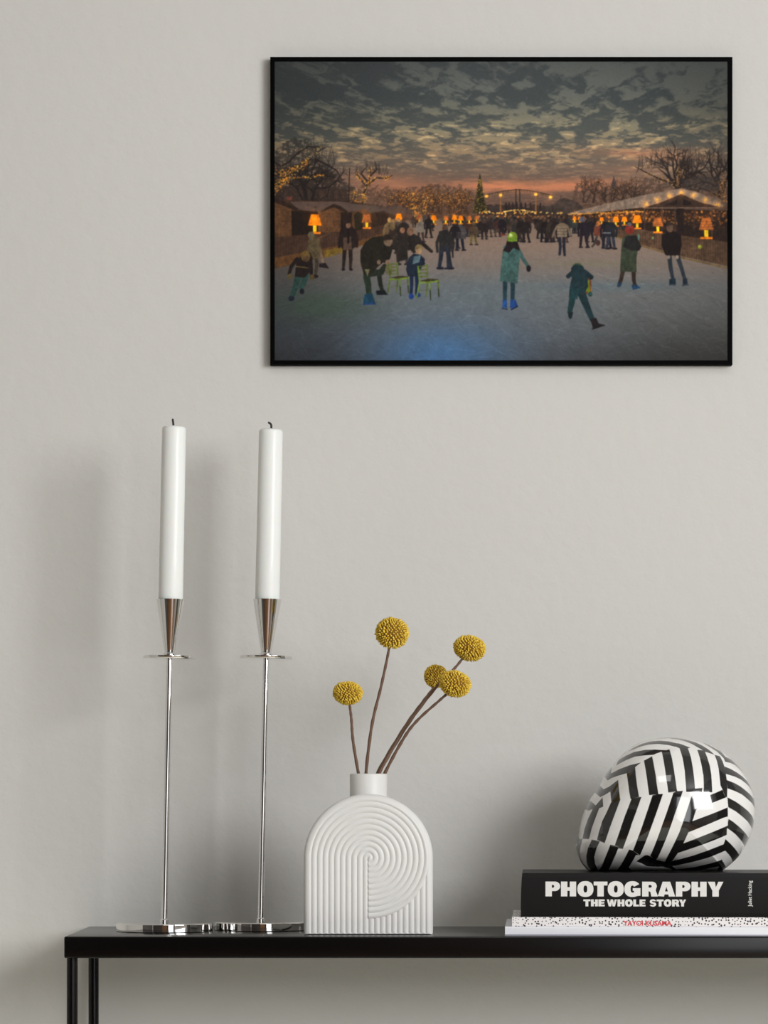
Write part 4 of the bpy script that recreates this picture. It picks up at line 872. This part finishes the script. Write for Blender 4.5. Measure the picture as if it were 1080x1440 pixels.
BLACKS = [[(921.1,1038.9),(933.7,1036.8),(944.1,1037.0),(940.0,1037.4),(951.9,1038.1),(962.2,1040.4),(974.8,1044.4),(984.4,1049.6),(991.9,1054.8),(997.8,1060.4),(999.3,1062.2),(985.9,1058.0),(983.0,1055.9),(975.6,1051.5),(969.6,1047.4),(960.7,1043.2),(951.1,1040.4),(940.0,1039.2),(944.1,1038.9),(933.7,1038.5)],
    [(974.8,1055.2),(983.0,1055.9),(985.9,1058.0),(988.1,1067.0),(990.4,1078.1),(991.5,1089.3),(991.6,1090.0),(991.9,1114.4),(979.3,1115.2),(980.0,1104.8),(980.0,1090.0),(979.6,1089.3),(978.5,1078.1),(977.0,1067.0)],
    [(970.0,1137.4),(975.6,1123.3),(991.1,1117.4),(1006.7,1111.1),(1010.4,1120.7),(1013.0,1121.5),(991.1,1129.3)],
    [(999.3,1062.2),(1007.4,1064.1),(1010.4,1071.5),(1012.2,1078.9),(1013.3,1089.3),(1013.9,1098.1),(1014.1,1110.0),(1014.1,1109.3),(1013.3,1120.5),(1010.7,1120.7),(1006.7,1110.7),(1004.1,1104.8),(1003.3,1090.0),(1003.0,1081.9),(1001.5,1070.7)],
    [(984.4,1044.4),(993.3,1047.2),(1003.0,1052.6),(1010.0,1057.0),(1009.1,1053.9),(1016.2,1064.6),(1024.6,1067.8),(1031.8,1073.0),(1038.2,1079.5),(1046.0,1088.9),(1044.7,1089.5),(1038.2,1082.7),(1031.1,1076.9),(1023.3,1073.5),(1014.3,1071.9),(1013.0,1067.0),(1009.1,1062.6),(1003.9,1057.1),(1000.0,1054.7),(991.9,1049.1)],
    [(1012.3,1078.5),(1021.4,1081.8),(1031.1,1086.9),(1040.2,1092.8),(1048.0,1099.3),(1053.1,1106.4),(1056.4,1112.5),(1055.7,1113.8),(1050.6,1107.0),(1044.1,1101.8),(1036.3,1096.7),(1027.2,1092.8),(1013.0,1088.9)],
    [(1013.6,1097.3),(1024.6,1101.2),(1033.7,1105.7),(1041.5,1110.9),(1048.6,1116.1),(1053.1,1120.0),(1057.4,1124.0),(1059.6,1130.5),(1060.3,1140.2),(1058.3,1136.3),(1053.1,1129.8),(1045.4,1124.0),(1036.3,1117.5),(1025.9,1113.0),(1014.3,1109.1)],
    [(1013.9,1121.4),(1025.9,1127.2),(1036.3,1133.7),(1045.4,1140.2),(1053.1,1147.3),(1057.0,1153.8),(1058.3,1158.3),(1057.7,1168.7),(1055.7,1167.4),(1051.8,1162.2),(1045.4,1155.1),(1036.3,1148.0),(1025.9,1140.8),(1014.6,1135.0)],
    [(1015.2,1151.1),(1021.1,1154.4),(1031.5,1161.9),(1040.4,1169.3),(1047.0,1175.6),(1049.3,1177.8),(1052.2,1175.2),(1055.6,1167.8),(1058.9,1167.8),(1051.5,1181.9),(1045.9,1191.9),(1037.4,1182.6),(1027.0,1173.0),(1019.6,1167.8),(1013.7,1164.1),(1013.3,1160.4)],
    [(1011.5,1178.9),(1019.6,1185.6),(1028.5,1193.7),(1037.4,1203.0),(1028.5,1212.2),(1021.1,1203.3),(1012.2,1195.2),(1008.5,1191.5),(1008.9,1186.3)],
    [(1007.4,1206.3),(1012.2,1212.2),(1018.5,1219.6),(1013.7,1222.2),(1007.0,1225.6),(1005.2,1223.3),(1005.9,1217.4),(1004.8,1211.5)],
    [(967.4,1109.6),(978.1,1108.5),(975.6,1123.0),(991.1,1117.4),(1006.7,1111.1),(1010.7,1120.7),(1013.3,1120.5),(1014.1,1135.2),(1014.4,1147.8),(1014.3,1160.4),(1013.3,1165.0),(1013.3,1172.9),(1009.6,1186.2),(1012.1,1195.4),(1007.5,1207.5),(1006.2,1217.5),(1005.4,1226.2),(947.9,1225.4),(942.5,1220.8),(930.0,1219.2),(930.0,1211.7),(930.8,1205.4),(945.6,1170.0),(964.4,1114.1)],
    [(881.1,1057.4),(888.5,1052.2),(899.6,1046.7),(911.5,1043.2),(924.8,1042.2),(936.7,1043.3),(950.0,1046.7),(947.4,1045.2),(954.8,1047.8),(965.6,1052.4),(961.9,1053.3),(964.4,1065.6),(965.9,1081.9),(967.0,1096.7),(967.6,1109.4),(964.4,1114.1),(955.2,1113.9),(954.2,1090.0),(954.2,1085.6),(952.6,1067.0),(950.0,1053.3),(944.4,1050.7),(944.1,1051.1),(935.2,1048.7),(921.9,1047.0),(908.5,1047.8),(898.1,1050.4),(888.5,1054.3)],
    [(867.4,1070.4),(870.0,1067.8),(877.4,1063.3),(888.5,1058.1),(903.3,1055.3),(915.9,1055.0),(924.8,1055.7),(931.5,1055.9),(935.9,1054.8),(937.8,1067.0),(940.0,1089.3),(942.2,1110.0),(943.0,1113.2),(930.4,1115.0),(928.9,1100.0),(929.3,1107.0),(927.0,1081.9),(924.8,1058.1),(917.4,1060.7),(913.0,1062.6),(901.1,1063.3),(888.5,1064.8),(877.4,1069.3),(870.0,1073.3),(864.4,1076.7)],
    [(899.6,1070.6),(911.1,1064.4),(912.6,1078.1),(914.4,1093.0),(914.8,1100.0),(917.0,1117.2),(904.4,1118.5),(902.4,1100.0),(902.6,1100.4),(901.1,1085.6)],
    [(857.0,1079.6),(858.9,1080.7),(857.0,1087.9),(867.4,1082.2),(880.7,1076.8),(895.6,1073.1),(887.6,1079.6),(887.8,1091.5),(888.9,1105.6),(891.1,1121.0),(879.6,1123.3),(878.1,1113.0),(876.9,1098.1),(876.1,1088.0),(864.4,1091.6),(857.0,1094.4),(851.9,1097.8),(849.6,1091.9)],
    [(841.5,1103.3),(842.6,1104.4),(845.9,1110.1),(853.3,1106.4),(864.8,1097.0),(865.3,1113.0),(866.3,1125.6),(866.1,1125.2),(854.5,1127.8),(854.0,1113.3),(847.2,1117.8),(840.9,1121.1),(835.4,1114.4)],
    [(834.6,1132.6),(843.9,1121.1),(843.9,1134.4),(838.3,1136.7),(829.8,1138.1),(825.7,1140.0),(822.4,1138.1),(827.2,1127.8),(829.8,1127.0)],
    [(830.6,1137.8),(838.7,1136.7),(833.1,1151.5),(828.7,1164.1),(825.0,1179.6),(817.2,1179.0),(819.8,1165.6),(824.3,1151.5)],
    [(854.3,1127.9),(866.1,1125.0),(858.3,1145.6),(852.4,1161.9),(848.0,1175.2),(845.0,1184.7),(835.0,1180.4),(837.6,1169.3),(842.0,1154.4),(848.0,1141.9)],
    [(879.6,1123.0),(894.1,1120.7),(894.1,1121.3),(880.0,1160.0),(879.8,1161.5),(869.1,1192.7),(858.3,1187.6),(867.2,1160.0),(871.7,1147.0),(880.6,1124.1)],
    [(904.4,1118.4),(909.6,1118.4),(917.0,1116.9),(923.2,1116.7),(915.6,1138.5),(900.7,1180.0),(907.8,1160.4),(893.7,1201.6),(883.3,1194.8),(894.4,1160.4),(888.5,1179.3),(909.0,1118.5)],
    [(930.4,1114.8),(937.4,1115.0),(942.2,1113.0),(950.7,1112.4),(939.3,1144.4),(927.4,1180.0),(934.4,1160.0),(917.4,1208.5),(907.8,1202.6),(921.9,1160.0),(914.8,1180.0),(937.4,1115.2)],
    [(812.4,1179.6),(817.2,1179.4),(814.6,1189.6),(813.9,1200.0),(815.4,1207.4),(819.8,1214.8),(829.4,1224.3),(825.7,1223.7),(816.1,1215.6),(810.2,1205.9),(809.4,1194.8),(810.9,1185.9)],
    [(828.3,1180.0),(838.7,1182.2),(834.6,1191.9),(832.0,1204.4),(833.5,1213.3),(839.1,1224.4),(831.7,1224.8),(826.5,1220.0),(822.8,1211.9),(821.9,1203.0),(823.5,1191.9)],
    [(852.4,1186.7),(858.3,1188.1),(869.4,1192.6),(863.1,1191.9),(858.3,1205.9),(853.1,1224.4),(840.6,1224.4),(844.3,1210.4)],
    [(877.8,1193.3),(883.3,1194.8),(893.0,1201.6),(888.1,1201.1),(880.7,1219.3),(887.8,1223.3),(895.2,1225.2),(870.0,1225.6),(865.4,1224.1)]]
WHITES = [[(968.9,1138.1),(991.1,1129.3),(1013.0,1121.1),(1014.1,1135.2),(991.1,1144.1),(963.7,1154.1)],
    [(958.3,1169.6),(983.3,1159.6),(1006.7,1150.0),(1014.3,1147.8),(1014.3,1160.4),(993.3,1168.8),(974.2,1176.2),(952.1,1184.8)],
    [(945.8,1198.3),(971.7,1189.2),(996.7,1180.0),(1013.3,1173.3),(1009.2,1186.2),(992.5,1192.5),(967.5,1201.7),(939.2,1210.0)],
    [(941.7,1217.1),(967.5,1211.2),(988.3,1205.0),(1000.8,1200.0),(1012.1,1195.4),(1007.5,1208.3),(993.3,1212.9),(971.7,1218.8),(947.9,1222.1)],
    [(962.5,1225.4),(984.2,1222.5),(996.7,1219.2),(1006.2,1217.5),(1005.4,1226.2)],
    [(881.0,1219.3),(889.6,1210.4),(898.1,1213.3),(905.6,1217.0),(911.5,1217.9),(929.3,1218.3),(936.7,1220.0),(944.1,1222.6),(947.8,1225.9),(888.5,1225.9),(886.3,1223.0)]]

def raster(polys, whites, x0, y0, x1, y1, s):
    W, H = int((x1-x0)*s), int((y1-y0)*s); img = np.ones((H, W), np.float32)
    ys, xs = np.mgrid[0:H, 0:W]; xs = xs/s+x0; ys = ys/s+y0
    def fill(p, v):
        m = np.zeros((H, W), np.float32); a = [q[0] for q in p]; b = [q[1] for q in p]
        i0, i1 = max(0, int((min(a)-x0)*s)-1), min(W, int((max(a)-x0)*s)+2); j0, j1 = max(0, int((min(b)-y0)*s)-1), min(H, int((max(b)-y0)*s)+2)
        if i1 <= i0 or j1 <= j0: return
        X = xs[j0:j1, i0:i1]; Y = ys[j0:j1, i0:i1]; c = np.zeros(X.shape, np.float32)
        for dx in (-.25, .25):
            for dy in (-.25, .25): c += inpoly(p, X+dx/s, Y+dy/s)
        c /= 4; img[j0:j1, i0:i1] = img[j0:j1, i0:i1]*(1-c)+v*c
    for p in polys: fill(p, 0)
    for p in whites: fill(p, 1)
    fill(OPENING, 0)  # shade inside the slit is painted into the colour as black
    return img
OY = .098; OD = .074
kk = (DIST+OY)/FPX
def ornament():
    # closed outline in photo pixels, resampled smoothly
    out = [P(x, y, OY) for x, y in OUTLINE]; out.append(out[0]); fine = []
    Q = [(v.x, v.z) for v in out[:-1]]; n = len(Q)
    for i in range(n):
        a, b, c, d = (np.array(Q[(i+j) % n]) for j in (-1, 0, 1, 2))
        for k in range(24):
            t = k/24; fine.append(.5*((2*b)+(c-a)*t+(2*a-5*b+4*c-d)*t*t+(3*b-a-3*c+d)*t**3))
    fine = np.array(fine); cx, cz = P(935, 1143, OY).x, P(935, 1143, OY).z
    fine[:, 1] = np.maximum(fine[:, 1], zD+.0002)
    ang = np.arctan2(fine[:, 1]-cz, fine[:, 0]-cx); rad = np.hypot(fine[:, 0]-cx, fine[:, 1]-cz); o = np.argsort(ang); ang = ang[o]; rad = rad[o]
    na, nr_ = 900, 260
    A = np.linspace(-math.pi, math.pi, na, endpoint=False); Rr = np.interp(A, np.r_[ang-2*math.pi, ang, ang+2*math.pi], np.r_[rad, rad, rad])
    T = np.sin(np.linspace(0, math.pi/2, nr_)); T[0] = .0015
    x = cx+T[:, None]*Rr*np.cos(A); z = cz+T[:, None]*Rr*np.sin(A)
    prof = np.sqrt(np.maximum(1-T**2.3, 0))[:, None]*np.ones(na)
    img = raster(BLACKS, WHITES, 800, 1030, 1070, 1232, 4)
    px = (x/kk)+540; py = HZ-(z-ZCAM)/kk
    u = np.clip((px-800)*4, 0, img.shape[1]-1.01); v = np.clip((py-1030)*4, 0, img.shape[0]-1.01)
    iu = u.astype(int); iv = v.astype(int); fu = u-iu; fv = v-iv
    val = (img[iv, iu]*(1-fu)+img[iv, iu+1]*fu)*(1-fv)+(img[iv+1, iu]*(1-fu)+img[iv+1, iu+1]*fu)*fv
    op = inpoly(OPENING, px, py)
    # soft hollow where the slit is, a soft crease along the brow line at the right
    dep = np.zeros_like(px)
    for (hx, hy, hr) in ((905, 1210, 7), (917, 1213, 8), (930, 1214, 7), (940, 1214, 5)): dep = np.maximum(dep, np.exp(-((px-hx)/(hr*1.3))**2-((py-hy)/5)**2))
    side = []
    for sgn in (-1, 1):
        y = OY+sgn*(OD*prof-.010*dep*prof)
        if sgn < 0: y = y+.0035*np.exp(-((px-1012)/26.0)**2)*prof*0
        side.append(np.stack([x, y, z], -1).reshape(-1, 3))
    V = np.concatenate(side); Nn = nr_*na; qs = []
    i = np.arange(nr_-1)[:, None]*na+np.arange(na)[None, :]; j = np.arange(nr_-1)[:, None]*na+(np.arange(na)[None, :]+1) % na
    q = np.stack([i, j, j+na, i+na], -1).reshape(-1, 4); qs += [q, q[:, ::-1]+Nn]
    me = np_mesh('ornament', V, np.concatenate(qs))
    wv = np.array((.80, .79, .77)); bl = np.array((.010, .009, .009))
    c = val.reshape(-1, 1)*wv+(1-val.reshape(-1, 1))*bl; colour_attr(me, np.concatenate([c, c]))
    bm = bmesh.new(); bm.from_mesh(me); bmesh.ops.remove_doubles(bm, verts=bm.verts, dist=1e-6)
    hole = [e for e in bm.edges if e.is_boundary]; bmesh.ops.holes_fill(bm, edges=hole, sides=0); bm.to_mesh(me); bm.free()
    me.transform(Matrix.Translation((-cx, -OY, -zD))); me.shade_smooth()
    o = bpy.data.objects.new('striped_ornament', me); COL.objects.link(o); o.location = (cx, OY, zD)
    me.materials.append(attr_mat('glossy_striped_glaze', .10, Coat_Weight=.7, Coat_Roughness=.02))
    tag(o, 'glossy rounded black and white striped ornament resting on the black photography book', 'ornament')
ornament()

# ---------------------------------------------------------------- framed print
FY = WALLY
def FP(px, py, Y=FY-.012): return P(px, py, Y)
M_frame = mat('black_frame', (.0004, .0004, .0004, 1), .6, 0, Specular_IOR_Level=.04)
a = FP(380, 513); b = FP(1030, 80); th_ = 6.2*(DIST+FY)/FPX
pf = empty('framed_picture', ((a.x+b.x)/2, FY, a.z), 'large black framed photograph of people skating on an outdoor ice rink at dusk', 'picture')
fb = bmesh.new(); yf, yb = FY-.012, FY-.0005
for (x0, z0, x1, z1) in ((a.x, a.z, b.x, a.z+th_), (a.x, b.z-th_, b.x, b.z), (a.x, a.z+th_, a.x+th_, b.z-th_), (b.x-th_, a.z+th_, b.x, b.z-th_)): box(fb, (x0, yf, z0), (x1, yb, z1))
bm_link('frame', fb, M_frame, pf)
img = paint_print()
xs_ = np.linspace(a.x+th_*.9, b.x-th_*.9, PW); zs_ = np.linspace(b.z-th_*.9, a.z+th_*.9, PH); yp = FY-.0108
Vp = np.stack([np.repeat(xs_[None], PH, 0), np.full((PH, PW), yp), np.repeat(zs_[:, None], PW, 1)], -1).reshape(-1, 3)
pm = np_mesh('print', Vp, grid_quads(PH, PW, True)); colour_attr(pm, s2l(img.reshape(-1, 3))*PRINT_GAIN)
link('print', pm, attr_mat('printed_paper', .75, Specular_IOR_Level=.15), pf)
bm_link('backing', boxm((a.x+th_*.5, FY-.0098, a.z+th_*.5), (b.x-th_*.5, FY-.002, b.z-th_*.5)), M_frame, pf)
